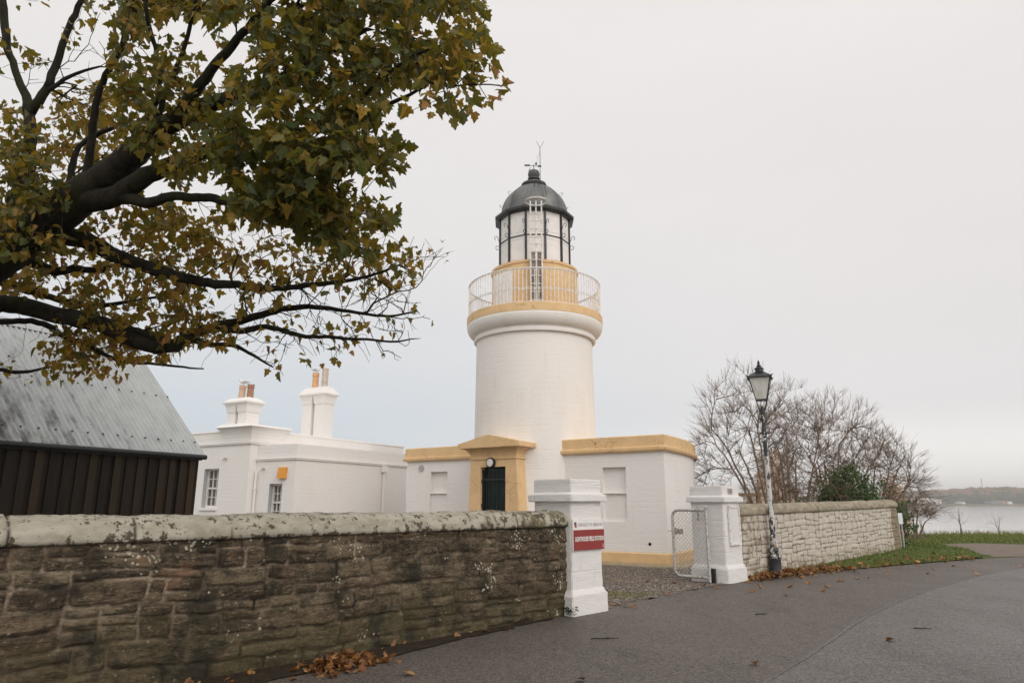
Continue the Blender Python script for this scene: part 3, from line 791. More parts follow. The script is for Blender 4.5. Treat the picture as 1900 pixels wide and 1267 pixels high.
# sloping verge at the foot of the far wall
def verge_h(P):
    q = (P - WR0); s = q @ UW; t = -(q @ VW)          # along the wall, out from its face
    along = np.clip(s / 9.9, -0.1, 1.35)
    top = 0.02 + 0.11 * np.clip(along, 0, 1)
    wdt = 0.5 + 2.3 * np.clip(along, 0, 1.4)
    return np.clip(top * (1 - np.clip(t / wdt, 0, 1) ** 1.3), 0, None)
vg_inner = [tuple(WR0 + UW * s + VW * 0.2) for s in np.linspace(-0.1, 9.9, 24)] + [px(1690, 1015), px(1740, 1017), px(1795, 1024), px(1826, 1035)]
def verge():
    outer = smooth_line(edge_v[:6], 8)
    bm = bmesh.new(); rows = []
    n = len(vg_inner)
    O = np.array(outer); tt = np.linspace(0, len(O) - 1, n)
    for k in range(n):
        a = np.array(vg_inner[k]); i = int(min(tt[k], len(O) - 2)); b = O[i] + (O[i + 1] - O[i]) * (tt[k] - i)
        row = []
        for j in range(9):
            p = a + (b - a) * j / 8.0
            h = float(verge_h(p)) + (0.008 if j < 8 else -0.01) + (0.012 * rnd.random() if j < 8 else 0)
            row.append(bm.verts.new((p[0], p[1], h)))
        rows.append(row)
    for k in range(n - 1):
        for j in range(8): bm.faces.new((rows[k][j], rows[k + 1][j], rows[k + 1][j + 1], rows[k][j + 1]))
    bmesh.ops.recalc_face_normals(bm, faces=bm.faces[:])
    for f in bm.faces:
        if f.normal.z < 0: f.normal_flip()
    me = bpy.data.meshes.new('verge'); bm.to_mesh(me); bm.free()
    return tag(link('verge', me, 'turf'), None, None, None, 'structure')
verge()
# dark leaf mould along the wall feet
def mould_strip(name, pts_in, pts_out, z):
    sheet(name, ragged(pts_in, 0.01, 0.15, 2) + ragged(pts_out[::-1], 0.05, 0.12, 11), z, 'mould')
mould_strip('gutter_mould', [tuple(WL0 + UW * t + VW * 0.05) for t in (-9, -5, -2, 0.0)], [tuple(WL0 + UW * t - VW * w) for t, w in ((-9, 0.55), (-5, 0.5), (-3, 0.42), (-1.5, 0.22), (-0.1, 0.07))], 0.016)
# sea
sheet('water', [(-1500, 36), (3200, 36), (3200, 2600), (-1500, 2600)], WATER_Z, 'water')
# far shore
def far_hill():
    rs = np.random.RandomState(5)
    n = 60; bm = bmesh.new(); g = []
    for i in range(n + 1):
        x = -500 + i * (2700 / n)
        row = []
        for j, (y, h) in enumerate(((1290, -3.5), (1300, 0.3), (1340, 1.5), (1420, 0.55), (1500, 1.0), (1700, 0.8))):
            ridge = 10 + 19 * max(0, min(1, (x - 700) / 330))
            z = h if j < 2 else (2.0 if j == 2 else ridge * (0.55 if j == 3 else (1.0 if j == 4 else 0.8)) + rs.uniform(-1, 1))
            row.append(bm.verts.new((x, y + rs.uniform(-4, 4), z)))
        g.append(row)
    for i in range(n):
        for j in range(5): bm.faces.new((g[i][j], g[i + 1][j], g[i + 1][j + 1], g[i][j + 1]))
    me = bpy.data.meshes.new('hills'); bm.to_mesh(me); bm.free()
    tag(link('hills', me, 'hill'), None, None, None, 'structure')
far_hill()
def far_wood():
    rs = np.random.RandomState(11)
    bm0 = bmesh.new(); bmesh.ops.create_icosphere(bm0, subdivisions=2, radius=1)
    B = np.array([v.co[:] for v in bm0.verts]); BF = np.array([[v.index for v in f.verts] for f in bm0.faces]); bm0.free()
    V, F, T = [], [], []
    k = 0
    for i in range(2600):
        x = rs.uniform(420, 1500); y = rs.choice([1345, 1375, 1405, 1440, 1475, 1500, 1520]) + rs.uniform(-14, 14)
        ridge = 10 + 19 * max(0, min(1, (x - 700) / 330))
        t = (y - 1340) / 170.0
        z = 2 + ridge * max(0, min(1, t)) * 0.95
        rr = rs.uniform(4.5, 8.0)
        P = B * np.array([rr, rr, rr * rs.uniform(0.75, 1.25)]) * (1 + 0.28 * (rs.rand(len(B), 1) - 0.5)) + np.array([x, y, z])
        V.append(P); F.append(BF + k * len(B)); k += 1
        tone = np.clip(rs.normal(0.22, 0.18) + 0.75 * (t > 0.55) * rs.rand() ** 0.6 + 0.35 * (rs.rand() < 0.1), 0, 1)
        T.append(np.full(len(BF), tone))
    F = np.concatenate(F)
    o = np_mesh('far_wood', np.concatenate(V), F.ravel(), np.full(len(F), 3), 'far_wood', None, {'tone': ('FACE', np.concatenate(T))}, True)
    tag(o, 'hazy autumn wood covering the far hill across the water', 'wood', None, 'stuff')
far_wood()
def far_building(name, label, px0, px1, h, mat, opening=False, roof=None, Y=1306, dep=26, cat='building', gable=False):
    x0 = on_y(px0, 930, Y)[0]; x1 = on_y(px1, 930, Y)[0]
    t = thing(name, label, cat, ((x0 + x1) / 2, Y, 0.3))
    w = (x1 - x0) / 2
    m = MB()
    if gable:
        for yy in (0,):
            pts = [(-w, 0), (w, 0), (w, h * 0.8), (0, h), (-w, h * 0.8)]
            m.add([(p[0], 0, p[1]) for p in pts] + [(p[0], dep, p[1]) for p in pts], [(0, 1, 2, 3, 4), (9, 8, 7, 6, 5)] + [(i, (i + 1) % 5 + 0, (i + 1) % 5 + 5, i + 5) for i in range(5)])
    else: m.box(-w, w, 0, dep, 0, h)
    m.build('wall', mat, t)
    if not gable: MB().frustum((-w - 0.8, w + 0.8, -0.8, dep + 0.8), (-w * 0.96, w * 0.96, dep * 0.4, dep * 0.6), h, h + h * 0.22).build('roof', roof or mat, t)
    if opening: MB().box(w * 0.0, w * 0.5, -0.25, 0.3, 0, h * 0.55).build('door', 'far_dark', t)
    return t
far_building('harbour_shed', 'big white shed with a dark doorway on the far shore', 1721, 1739, 11.5, 'far_white', True, gable=True)
far_building('harbour_shed', 'long low cream shed left of the white doorway shed on the far shore', 1703, 1720, 9.0, 'far_white')
far_building('storage_tank', 'small white tank standing right of the white shed on the far shore', 1744.6, 1746.6, 7.0, 'far_white', cat='tank')
far_building('harbour_shed', 'low white hut on the far shore under the middle of the wooded hill', 1785, 1791, 3.6, 'far_white')
far_building('harbour_shed', 'long low grey warehouse at the far shore to the right', 1839, 1857, 4.0, 'far_grey')
far_building('harbour_shed', 'reddish low shed right of the grey warehouse on the far shore', 1858, 1868, 5.5, 'far_red')
far_building('harbour_shed', 'low white shed at the right edge of the far shore', 1870, 1878, 4.4, 'far_white')
def mast():
    p = on_y(1823, 905, 1490)
    t = thing('radio_mast', 'thin grey radio mast rising above the far wooded hill', 'mast', (p[0], 1490, 20))
    m = MB(); 
    for a in range(3): m.tube([(0.6 * math.cos(a * 2.09), 0.6 * math.sin(a * 2.09), 0), (0.3 * math.cos(a * 2.09), 0.3 * math.sin(a * 2.09), 32)], 0.22, 5)
    m.build('lattice', 'far_grey', t)
    MB().cyl((0, 0), 0.7, 0.7, 29, 33, 10).build('antenna', 'far_grey', t)
mast()

# ------------------------------------------------------------------ lighthouse
def holed(mb, x0, x1, z0, z1, y, holes):
    """A wall face at y with rectangular holes; reveals run back to each hole's depth."""
    xs = sorted({x0, x1, *[h[0] for h in holes], *[h[1] for h in holes]}); zs = sorted({z0, z1, *[h[2] for h in holes], *[h[3] for h in holes]})
    for i in range(len(xs) - 1):
        for j in range(len(zs) - 1):
            cx, cz = (xs[i] + xs[i + 1]) / 2, (zs[j] + zs[j + 1]) / 2
            if any(h[0] < cx < h[1] and h[2] < cz < h[3] for h in holes): continue
            mb.quad((xs[i], y, zs[j]), (xs[i + 1], y, zs[j]), (xs[i + 1], y, zs[j + 1]), (xs[i], y, zs[j + 1]))
    for (a, b, c, d, dep) in holes:
        e = y + dep
        mb.quad((a, y, c), (a, y, d), (a, e, d), (a, e, c)); mb.quad((b, y, d), (b, y, c), (b, e, c), (b, e, d))
        mb.quad((a, y, d), (b, y, d), (b, e, d), (a, e, d)); mb.quad((b, y, c), (a, y, c), (a, e, c), (b, e, c))
LD = np.array([0.832, -0.554]); LD /= np.linalg.norm(LD)
LRZ = math.atan2(LD[1], LD[0])
lh = thing('lighthouse', 'white round lighthouse tower with ochre bands, black domed lantern and low flat wings', 'lighthouse', (0.70, 20.95, 0), LRZ)
AX = 0.035                                                     # the lantern sits a touch off the shaft's axis
FRONT = -math.radians(56.3)                                    # local bearing of the ladder
m = MB()
m.lathe([(1.90, -0.1), (1.885, 0.0), (1.866, 1.6), (1.845, 3.4), (1.828, 5.0), (1.812, 6.36)], 72)
m.build('tower_shaft', 'tower_white', lh)
m = MB()
pr = [(1.815, 6.36), (1.90, 6.37), (1.915, 6.42), (1.90, 6.47), (1.875, 6.49), (1.885, 6.54)]
pr += [(1.89 + 0.245 * math.sin(t), 6.54 + 0.34 * (1 - math.cos(t))) for t in np.linspace(0.15, math.pi / 2, 8)] + [(2.128, 6.895)]
m.lathe(pr, 72, AX * 0.5, 0)
m.build('cornice', 'tower_white', lh)
m = MB(); m.lathe([(2.128, 6.895), (2.14, 6.90), (2.14, 7.13), (2.10, 7.155), (1.2, 7.165)], 72, AX * 0.5, 0, smooth=False)
m.build('gallery', 'ochre', lh)
# railing
m = MB(); RR = 2.085; NB = 112
for k in range(NB):
    a = 2 * math.pi * k / NB; a2 = 2 * math.pi * (k + 1) / NB
    P = lambda t, z, r=RR: (AX * 0.5 + r * math.cos(t), r * math.sin(t), z)
    m.tube([P(a, 7.14), P(a, 8.10)], 0.0125, 4, False)
    for zt, hh in ((8.10, 0.065), (7.55, 0.055)):
        m.tube([P(a + (a2 - a) * q, zt + hh * math.sin(math.pi * q)) for q in (0, 0.2, 0.5, 0.8, 1)], 0.011, 4, False)
for z, r in ((8.185, 0.020), (7.54, 0.010), (7.17, 0.010)):
    ring = [(AX * 0.5 + RR * math.cos(t), RR * math.sin(t), z) for t in np.linspace(0, 2 * math.pi, 97)]
    m.tube(ring, r, 5, False)
m.build('railing', 'white_metal', lh)
m = MB(); m.lathe([(1.40, 7.13), (1.40, 7.20), (1.365, 7.22), (1.365, 8.60), (1.395, 8.62), (1.395, 8.70), (1.0, 8.715)], 64, AX)
m.build('lantern_base', 'ochre', lh)
m = MB()
for q in range(7):
    a0 = FRONT - R(67) + R(36) * q / 7; a1 = FRONT - R(67) + R(36) * (q + 1) / 7
    pts = [(AX + r * math.cos(t), r * math.sin(t), z) for z in (7.2, 8.42) for t in (a0, a1) for r in (1.372, 1.392)]
    m.add(pts, [(1, 3, 7, 5), (5, 7, 6, 4), (3, 2, 6, 7), (0, 1, 5, 4)])
dr = m.build('gallery_door', 'panel_white', lh); tag(dr, 'white curved access door in the ochre lantern base')
# lantern: twelve flat white panels, dark mullions, mid bar and eave
RP = 1.135
def pol(k, r, z): a = FRONT + R(15) + R(30) * k; return (AX + r * math.cos(a), r * math.sin(a), z)
m = MB()
for k in range(12):
    m.quad(pol(k, RP, 8.70), pol(k + 1, RP, 8.70), pol(k + 1, RP, 10.46), pol(k, RP, 10.46))
m.build('lantern_panels', 'panel_white', lh)
m = MB()
for k in range(12):      # shallow joint lines of the blanked panes
    A_, B_ = np.array(pol(k, RP + 0.003, 0)), np.array(pol(k + 1, RP + 0.003, 0))
    for (f0, f1, z0, z1) in ((0.13, 0.87, 8.86, 9.50), (0.13, 0.87, 9.74, 10.32)):
        c = [A_ + (B_ - A_) * f0, A_ + (B_ - A_) * f1]
        L = [(c[0], z0), (c[1], z0), (c[1], z1), (c[0], z1), (c[0], z0)]
        for (p, za), (q, zb) in zip(L, L[1:]): m.tube([(p[0], p[1], za), (q[0], q[1], zb)], 0.006, 4, False)
m.build('panel_beading', 'panel_white', lh)
m = MB()
for k in range(12):
    p = pol(k, RP + 0.012, 0); a = FRONT + R(15) + R(30) * k
    st = len(m.v); m.box(-0.030, 0.035, -0.030, 0.030, 8.70, 10.46)
    m.xform(Matrix.Translation((p[0], p[1], 0)) @ Matrix.Rotation(a, 4, 'Z'), st)
    m.tube([pol(k, RP + 0.012, 9.61), pol(k + 1, RP + 0.012, 9.61)], 0.017, 5, False)
m.build('lantern_frame', 'black_iron', lh)
m = MB(); m.lathe([(1.10, 10.40), (1.22, 10.405), (1.315, 10.45), (1.315, 10.53), (1.27, 10.56), (1.12, 10.63), (1.05, 10.64)], 12, AX, 0, smooth=False, phase=FRONT + R(15))
m.build('eave', 'black_iron', lh)
m = MB()
dome = [(1.10 * math.sqrt(max(0, 1 - (q * 0.965) ** 2)), 10.58 + 1.13 * q) for q in np.linspace(0, 1, 14)]
m.lathe(dome, 48, AX)
for k in range(12):
    a = FRONT + R(15) + R(30) * k
    m.tube([(AX + (r + 0.004) * math.cos(a), (r + 0.004) * math.sin(a), z) for r, z in dome], 0.011, 5, False)
dm = m.build('dome', 'lead', lh)
m = MB(); m.lathe([(r_, z_ - 0.13) for r_, z_ in [(0.30, 11.70), (0.33, 11.78), (0.41, 11.86), (0.43, 11.90), (0.41, 11.95), (0.34, 11.975), (0.15, 12.0), (0.13, 12.06), (0.135, 12.12), (0.20, 12.13), (0.205, 12.17), (0.15, 12.19), (0.19, 12.26), (0.20, 12.34), (0.17, 12.43), (0.09, 12.48), (0.01, 12.49)]], 28, AX)
m.build('vent_cowl', 'grey_iron', dm)
for da, zc in ((0, 11.50), (R(60), 11.3), (R(-60), 11.3), (R(90), 11.0), (R(-90), 11.0), (R(30), 10.95), (R(-30), 11.25)):
    if da == R(30) or da == R(-30): continue
    zc = 10.58 + (zc - 10.58) * 0.9; q = (zc - 10.58) / 1.13; r = 1.10 * math.sqrt(1 - (q * 0.965) ** 2); a = FRONT + da + R(4)
    c = np.array([AX + r * math.cos(a), r * math.sin(a), zc]); n = np.array([math.cos(a) * 0.6, math.sin(a) * 0.6, 0.6]); t = np.array([-math.sin(a), math.cos(a), 0])
    m = MB(); m.tube([c - t * 0.07, c - t * 0.075 + n * 0.10, c - t * 0.03 + n * 0.15, c + t * 0.03 + n * 0.15, c + t * 0.075 + n * 0.10, c + t * 0.07], 0.011, 5)
    m.build('dome_handle', 'black_iron' if da == 0 else 'white_metal', dm)
# weather instruments on the cowl
cr, sr = math.cos(FRONT + R(90)), math.sin(FRONT + R(90))       # to the right as seen from the road
def side(t, z, f=0.0): return (AX + cr * t + math.cos(FRONT) * f, sr * t + math.sin(FRONT) * f, z)
m = MB(); m.tube([side(0, 12.30), side(0, 12.56)], 0.012, 5); m.tube([side(-0.28, 12.52), side(0.20, 12.50)], 0.010, 5)
st = len(m.v); m.box(-0.09, 0.09, -0.006, 0.006, -0.03, 0.03); m.xform(Matrix.Translation(side(-0.22, 12.53)) @ Matrix.Rotation(FRONT + R(90), 4, 'Z'), st)
m.tube([side(0.08, 12.56), side(0.08, 12.62)], 0.035, 8); m.tube([side(0.14, 12.5), side(0.25, 12.5)], 0.03, 6)
m.tube([side(-0.10, 12.42, 0.05), side(-0.17, 12.30, 0.08), side(-0.14, 12.15, 0.1)], 0.01, 4)
m.build('wind_vane', 'grey_iron', lh)
m = MB(); m.tube([side(0.20, 11.8, 0.3), side(0.20, 13.05, 0.3)], 0.011, 5)
m.tube([side(0.09, 13.26, 0.3), side(0.15, 13.10, 0.3), side(0.19, 13.05, 0.3), side(0.21, 13.05, 0.3), side(0.26, 13.10, 0.3), side(0.33, 13.24, 0.3)], 0.007, 4)
m.tube([side(0.20, 12.85, 0.3), side(0.13, 12.75, 0.25), side(0.10, 12.62, 0.1)], 0.005, 4)
m.tube([side(0.20, 11.8, 0.35), side(0.27, 11.62, 0.55), side(0.34, 11.3, 0.83), side(0.36, 11.0, 0.98)], 0.010, 4)
m.build('antenna_mast', 'grey_iron', lh)
# hand holds on the mullions
for k, zc in ((1, 9.90), (2, 9.70), (-2, 9.90), (-3, 9.70), (0, 9.9), (-1, 9.9)):
    a = FRONT + R(15) + R(30) * k; s_ = 1 if k >= 0 else -1
    n = np.array([math.cos(a), math.sin(a), 0]); c = np.array(pol(k, RP + 0.03, zc))
    t = np.array([-math.sin(a), math.cos(a), 0]) * s_ * 0.4
    m = MB(); m.tube([c + n * u + t * u + np.array([0, 0, w]) for u, w in ((0.12, 0.05), (0.155, 0.09), (0.15, 0.15), (0.10, 0.18), (0.055, 0.13), (0.045, 0.04), (0.01, -0.02), (0.0, -0.12), (0.03, -0.18), (0.08, -0.15), (0.115, -0.19), (0.11, -0.26), (0.06, -0.30), (0.03, -0.26))], 0.010, 5)
    m.build('hand_hold', 'black_iron', lh)
# ladder with its hoop, and the two grey guard boards below
m = MB()
LR = 1.60
for t in (-0.17, 0.0, 0.17): m.tube([side(t, 7.16, LR), side(t, 10.52, LR - 0.05)], 0.023, 5)
for z in np.arange(7.35, 10.4, 0.25): m.tube([side(-0.17, z, LR), side(0.17, z, LR)], 0.015, 5)
ld = m.build('ladder', 'white_metal', lh)
m = MB(); m.tube([side(0.33 * math.cos(t), 10.46, LR + 0.05 + 0.30 * math.sin(t)) for t in np.linspace(0, 2 * math.pi, 33)], 0.020, 6, False)
m.build('hoop', 'white_metal', ld)
for t in (-0.10, 0.10):
    m = MB(); st = 0; m.box(-0.065, 0.065, -0.012, 0.012, 7.17, 8.90, 0.005)
    m.xform(Matrix.Translation(side(t, 0, LR - 0.07)) @ Matrix.Rotation(FRONT + R(90), 4, 'Z'))
    m.build('guard_board', 'board_brown' if t > 0 else 'board_grey', ld)
# low D-shaped wing behind a straight front
WX0, WX1, WY = -4.27, 4.47, -0.98
WC, WR = (WX0 + WX1) / 2, (WX1 - WX0) / 2
def plan(off, n=48):
    pts = [(WC + WR + off, WY - off)]
    pts += [(WC + (WR + off) * math.cos(t), WY + (8.0 + off) * math.sin(t)) for t in np.linspace(0.0, math.pi, n)][0 if off == 0 else 0:]
    pts.append((WC - WR - off, WY - off))
    out = [pts[0]]
    for p in pts[1:]:
        if math.hypot(p[0] - out[-1][0], p[1] - out[-1][1]) > 1e-4: out.append(p)
    return out
def band(mb, off0, off1, z0, z1, top=True, bottom=False, front=True):
    a, b = plan(off0), plan(off1); n = len(a)
    vs = [(p[0], p[1], z0) for p in a] + [(p[0], p[1], z1) for p in b]
    fs = []
    for i in range(n):
        if i == n - 1 and not front: continue
        fs.append((i, (i + 1) % n, n + (i + 1) % n, n + i))
    if top: fs.append(tuple(range(n, 2 * n)))
    if bottom: fs.append(tuple(range(n))[::-1])
    us = []
    acc = [0.0]
    for i in range(n): acc.append(acc[-1] + math.hypot(a[(i + 1) % n][0] - a[i][0], a[(i + 1) % n][1] - a[i][1]))
    for f in fs:
        if len(f) == 4 and f[0] < n: i = f[0]; us.append([(acc[i], z0), (acc[i + 1], z0), (acc[i + 1], z1), (acc[i], z1)])
        else: us.append([(vs[i][0], vs[i][1]) for i in f])
    mb.add(vs, fs, us)
m = MB(); band(m, 0, 0, 0.0, 2.82, True, False, False)
RW = (2.72, 3.40, 1.04, 1.755, 0.07); RW2 = (2.72, 3.40, 1.775, 2.44, 0.13)
LW = (-3.28, -2.60, 1.04, 1.80, 0.07); LW2 = (-3.28, -2.60, 1.82, 2.47, 0.13)
holed(m, WX0, WX1, 0.0, 2.82, WY, [RW, RW2, LW, LW2])
m.build('wing_wall', 'white', lh)
for q, lab in (((RW, RW2), 'blind window in the right wing'), ((LW, LW2), 'blind window in the left wing')):
    m = MB()
    for h in q: m.quad((h[0], WY + h[4], h[2]), (h[1], WY + h[4], h[2]), (h[1], WY + h[4], h[3]), (h[0], WY + h[4], h[3]))
    m.box(q[0][0] + 0.003, q[0][1] - 0.003, WY - 0.004, WY + 0.12, q[0][3] + 0.001, q[1][2] - 0.001)
    m.build('blind_window', 'white', lh)
m = MB(); band(m, 0.05, 0.05, -0.05, 0.27, False); band(m, 0.05, 0.012, 0.27, 0.30, False)
m.build('plinth', 'ochre', lh)
m = MB(); band(m, 0.62, 0.58, -0.05, 0.045, True)
m.build('footing', 'concrete', lh)
m = MB(); band(m, 0.085, 0.11, 2.818, 2.86, False, True); band(m, 0.11, 0.11, 2.86, 2.925, False); band(m, 0.11, 0.055, 2.925, 2.955, False); band(m, 0.055, 0.055, 2.955, 3.215, False); band(m, 0.055, 0.03, 3.215, 3.24, True)
m.build('parapet', 'ochre', lh)
m = MB(); m.tube([(3.99, WY + 0.02, 0.51), (3.99, WY - 0.012, 0.51)], 0.038, 14); m.build('drain_hole', 'dark_void', lh)
m = MB(); m.tube([(-3.66, WY + 0.02, 2.60), (-3.66, WY - 0.03, 2.60)], 0.115, 6, smooth=False); m.build('vent_cover', 'grey_vent', lh)
# ochre doorway: battered jambs, cavetto and shallow pediment
DC = -0.045; YF = -2.15
m = MB()
for s_ in (-1, 1):
    def Q(xo_b, xo_t, z0, z1):
        xi = 0.42
        p = []
        for z, xo in ((z0, xo_b), (z1, xo_t)):
            for (x, y) in ((xi, YF), (xo, YF + 0.0), (xo, -1.35), (xi, -1.35)): p.append((DC + s_ * x, y, z))
        f = [(0, 1, 5, 4), (1, 2, 6, 5), (2, 3, 7, 6), (3, 0, 4, 7), (4, 5, 6, 7)]
        m.add(p, f if s_ > 0 else [t[::-1] for t in f])
    Q(0.90, 0.775, 0.0, 2.49)
m.frustum((DC - 0.775, DC + 0.775, YF, -1.35), (DC - 0.762, DC + 0.762, YF, -1.35), 2.49, 2.70, (True, False))
m.frustum((DC - 0.80, DC + 0.80, YF - 0.035, -1.35), (DC - 0.80, DC + 0.80, YF - 0.035, -1.35), 2.70, 2.74)
prev = None
for t in np.linspace(0, math.pi / 2, 7):
    o_ = 0.24 * (1 - math.cos(t)); z = 2.74 + 0.27 * math.sin(t)
    r_ = (DC - 0.765 - o_, DC + 0.765 + o_, YF - o_, -1.3)
    if prev: m.frustum(prev[0], r_, prev[1], z, (False, False))
    prev = (r_, z)
sur = m.build('doorway', 'ochre', lh)
m = MB()
xa, xb, ya, yb, z0, z1, za = DC - 1.05, DC + 1.05, YF - 0.27, -1.3, 3.01, 3.13, 3.345
p = [(xa, ya, z0), (xb, ya, z0), (xb, ya, z1), (DC + 0.08, ya, za), (DC - 0.08, ya, za), (xa, ya, z1)]
m.add(p + [(x, yb, z) for x, y, z in p], [(0, 1, 2, 3, 4, 5), (11, 10, 9, 8, 7, 6)] + [((i + 1) % 6, i, i + 6, (i + 1) % 6 + 6) for i in range(6)])
m.build('pediment', 'ochre', sur)
m = MB(); m.box(DC - 0.42, DC + 0.42, -1.95, -1.90, 0.05, 2.49)
for x in np.linspace(-0.36, 0.36, 7): m.box(DC + x - 0.048, DC + x + 0.048, -1.962, -1.95, 0.05, 2.40)
m.build('door', 'green_door', lh)
m = MB()
for x in np.arange(-0.36, 0.40, 0.085): m.tube([(DC + x, -2.05, 0.1), (DC + x, -2.05, 2.40)], 0.011, 5)
for z in (0.3, 1.2, 2.15): m.box(DC - 0.40, DC + 0.40, -2.06, -2.04, z - 0.02, z + 0.02)
m.box(DC - 0.415, DC - 0.385, -2.08, -2.03, 0.1, 2.42)
for z in (1.45, 2.10): m.tube([(DC - 0.40, -2.09, z - 0.05), (DC - 0.40, -2.09, z + 0.05)], 0.03, 8)
m.build('barred_gate', 'black_iron', lh)
m = MB(); st = 0
m.lathe([(0.0, -0.085), (0.10, -0.08), (0.118, -0.06), (0.12, 0.0)], 24)
m.xform(Matrix.Translation((DC - 0.05, YF - 0.01, 2.60)) @ Matrix.Rotation(R(-90), 4, 'X') )
lamp_f = m.build('bulkhead_lamp', 'lamp_face', lh)
m = MB(); m.lathe([(0.112, -0.072), (0.135, -0.07), (0.148, -0.04), (0.148, 0.012), (0.112, 0.012)], 24)
m.xform(Matrix.Translation((DC - 0.05, YF - 0.012, 2.60)) @ Matrix.Rotation(R(-90), 4, 'X'))
m.build('rim', 'black_iron', lamp_f)

# ------------------------------------------------------------------ keepers' house
HD = np.array([0.875, -0.485]); HD /= np.linalg.norm(HD)
hs = thing('keepers_house', 'white flat-roofed house with two twin chimney stacks left of the lighthouse', 'house', (-8.55, 22.54, 0), math.atan2(HD[1], HD[0]))
m = MB()
W1 = (-2.17, -1.43, 1.36, 2.64, 0.22); W2 = (0.67, 1.25, 0.95, 2.12, 0.22)
holed(m, -4.2, 0.0, 0, 3.40, 0.0, [W1])
m.quad((0, 0, 0), (0, 8.0, 0), (0, 8.0, 3.40), (0, 0, 3.40)); m.quad((0, 8, 0), (-4.2, 8, 0), (-4.2, 8, 3.4), (0, 8, 3.4)); m.quad((-4.2, 8, 0), (-4.2, 0, 0), (-4.2, 0, 3.4), (-4.2, 8, 3.4))
m.quad((-4.2, 0, 3.40), (0, 0, 3.40), (0, 8, 3.40), (-4.2, 8, 3.40))
m.build('wall', 'white', hs)
m = MB()
def ringbox(mb, x0, x1, y0, y1, o0, o1, z0, z1, caps=(True, True)):
    mb.frustum((x0 - o0, x1 + o0, y0 - o0, y1 + o0), (x0 - o1, x1 + o1, y0 - o1, y1 + o1), z0, z1, caps)
ringbox(m, -4.2, 0, 0, 8, 0.05, 0.07, 3.402, 3.46); ringbox(m, -4.2, 0, 0, 8, 0.02, 0.02, 3.46, 3.80, (False, False)); ringbox(m, -4.2, 0, 0, 8, 0.02, 0.045, 3.80, 3.86, (False, False)); ringbox(m, -4.2, 0, 0, 8, 0.045, 0.03, 3.86, 3.90, (False, True))
m.build('parapet', 'white', hs)
m = MB()
holed(m, 0.003, 1.79, 0, 3.36, 0.3, [W2])
m.quad((1.79, 0.3, 0), (1.79, 6.0, 0), (1.79, 6.0, 3.36), (1.79, 0.3, 3.36)); m.quad((0.003, 0.3, 3.36), (1.79, 0.3, 3.36), (1.79, 6, 3.36), (0.003, 6, 3.36)); m.quad((1.79, 6, 0), (0.003, 6, 0), (0.003, 6, 3.36), (1.79, 6, 3.36))
m.build('side_wing', 'white', hs)
m = MB(); ringbox(m, 0.08, 1.79, 0.3, 6.0, 0.045, 0.065, 2.86, 2.93); ringbox(m, 0.08, 1.79, 0.3, 6.0, 0.065, 0.01, 2.93, 2.955, (False, False))
m.build('string_course', 'white', hs)
def sash(h, y, par):
    x0, x1, z0, z1, dep = h; yb = y + dep
    g_ = MB(); g_.quad((x0, yb - 0.008, z0), (x1, yb - 0.008, z0), (x1, yb - 0.008, z1), (x0, yb - 0.008, z1))
    w = thing_part = g_.build('window', 'glass', par)
    m = MB(); t = 0.055
    m.box(x0, x0 + t, yb - 0.07, yb - 0.01, z0, z1); m.box(x1 - t, x1, yb - 0.07, yb - 0.01, z0, z1)
    m.box(x0 + t, x1 - t, yb - 0.068, yb - 0.01, z1 - t, z1); m.box(x0 + t, x1 - t, yb - 0.072, yb - 0.01, z0, z0 + 0.08)
    zm = (z0 + z1) / 2
    m.box(x0 + t, x1 - t, yb - 0.066, yb - 0.01, zm - 0.028, zm + 0.028)
    for k in (1, 2):
        xx = x0 + t + (x1 - x0 - 2 * t) * k / 3; m.box(xx - 0.012, xx + 0.012, yb - 0.055, yb - 0.01, z0 + 0.08, zm - 0.028); m.box(xx - 0.012, xx + 0.012, yb - 0.055, yb - 0.01, zm + 0.028, z1 - t)
    for a_, b_ in ((z0 + 0.08, zm - 0.028), (zm + 0.028, z1 - t)):
        zz = (a_ + b_) / 2; m.box(x0 + t, x1 - t, yb - 0.050, yb - 0.01, zz - 0.011, zz + 0.011)
    m.build('frame', 'white_metal', w)
    m = MB(); m.box(x0 - 0.004, x0 + 0.004, y + 0.004, yb - 0.07, z0, z1); m.build('reveal', 'grey_reveal', w)
    m = MB(); m.box(x0 - 0.04, x1 + 0.04, y - 0.05, y + 0.1, z0 - 0.09, z0 - 0.002, 0.008); m.build('sill', 'white', w)
sash(W1, 0.0, hs); sash(W2, 0.3, hs)
m = MB(); m.frustum((1.10, 1.42, 0.17, 0.298), (1.12, 1.44, 0.20, 0.298), 2.28, 2.63); m.build('alarm_box', 'orange', hs)
m = MB(); m.tube([(0.10, 0.22, 0), (0.10, 0.22, 2.55)], 0.035, 8); m.tube([(0.10, 0.22, 1.95), (0.10, 0.22, 2.0)], 0.05, 8); m.build('downpipe', 'white', hs)
m = MB(); m.tube([(1.86, 4.55, 0), (1.86, 4.55, 2.75)], 0.045, 8); m.box(1.80, 1.96, 4.44, 4.66, 2.62, 2.84, 0.01); m.build('downpipe', 'white', hs)
for (x, y, z) in ((-1.13, -0.05, 2.96), (0.38, 0.25, 2.60)):
    m = MB(); m.box(x - 0.03, x + 0.03, y - 0.05, y + 0.06, z - 0.03, z + 0.03, 0.01); m.tube([(x, y - 0.04, z - 0.02), (x, y - 0.10, z - 0.06)], 0.022, 8); m.build('wall_light', 'grey_vent', hs)
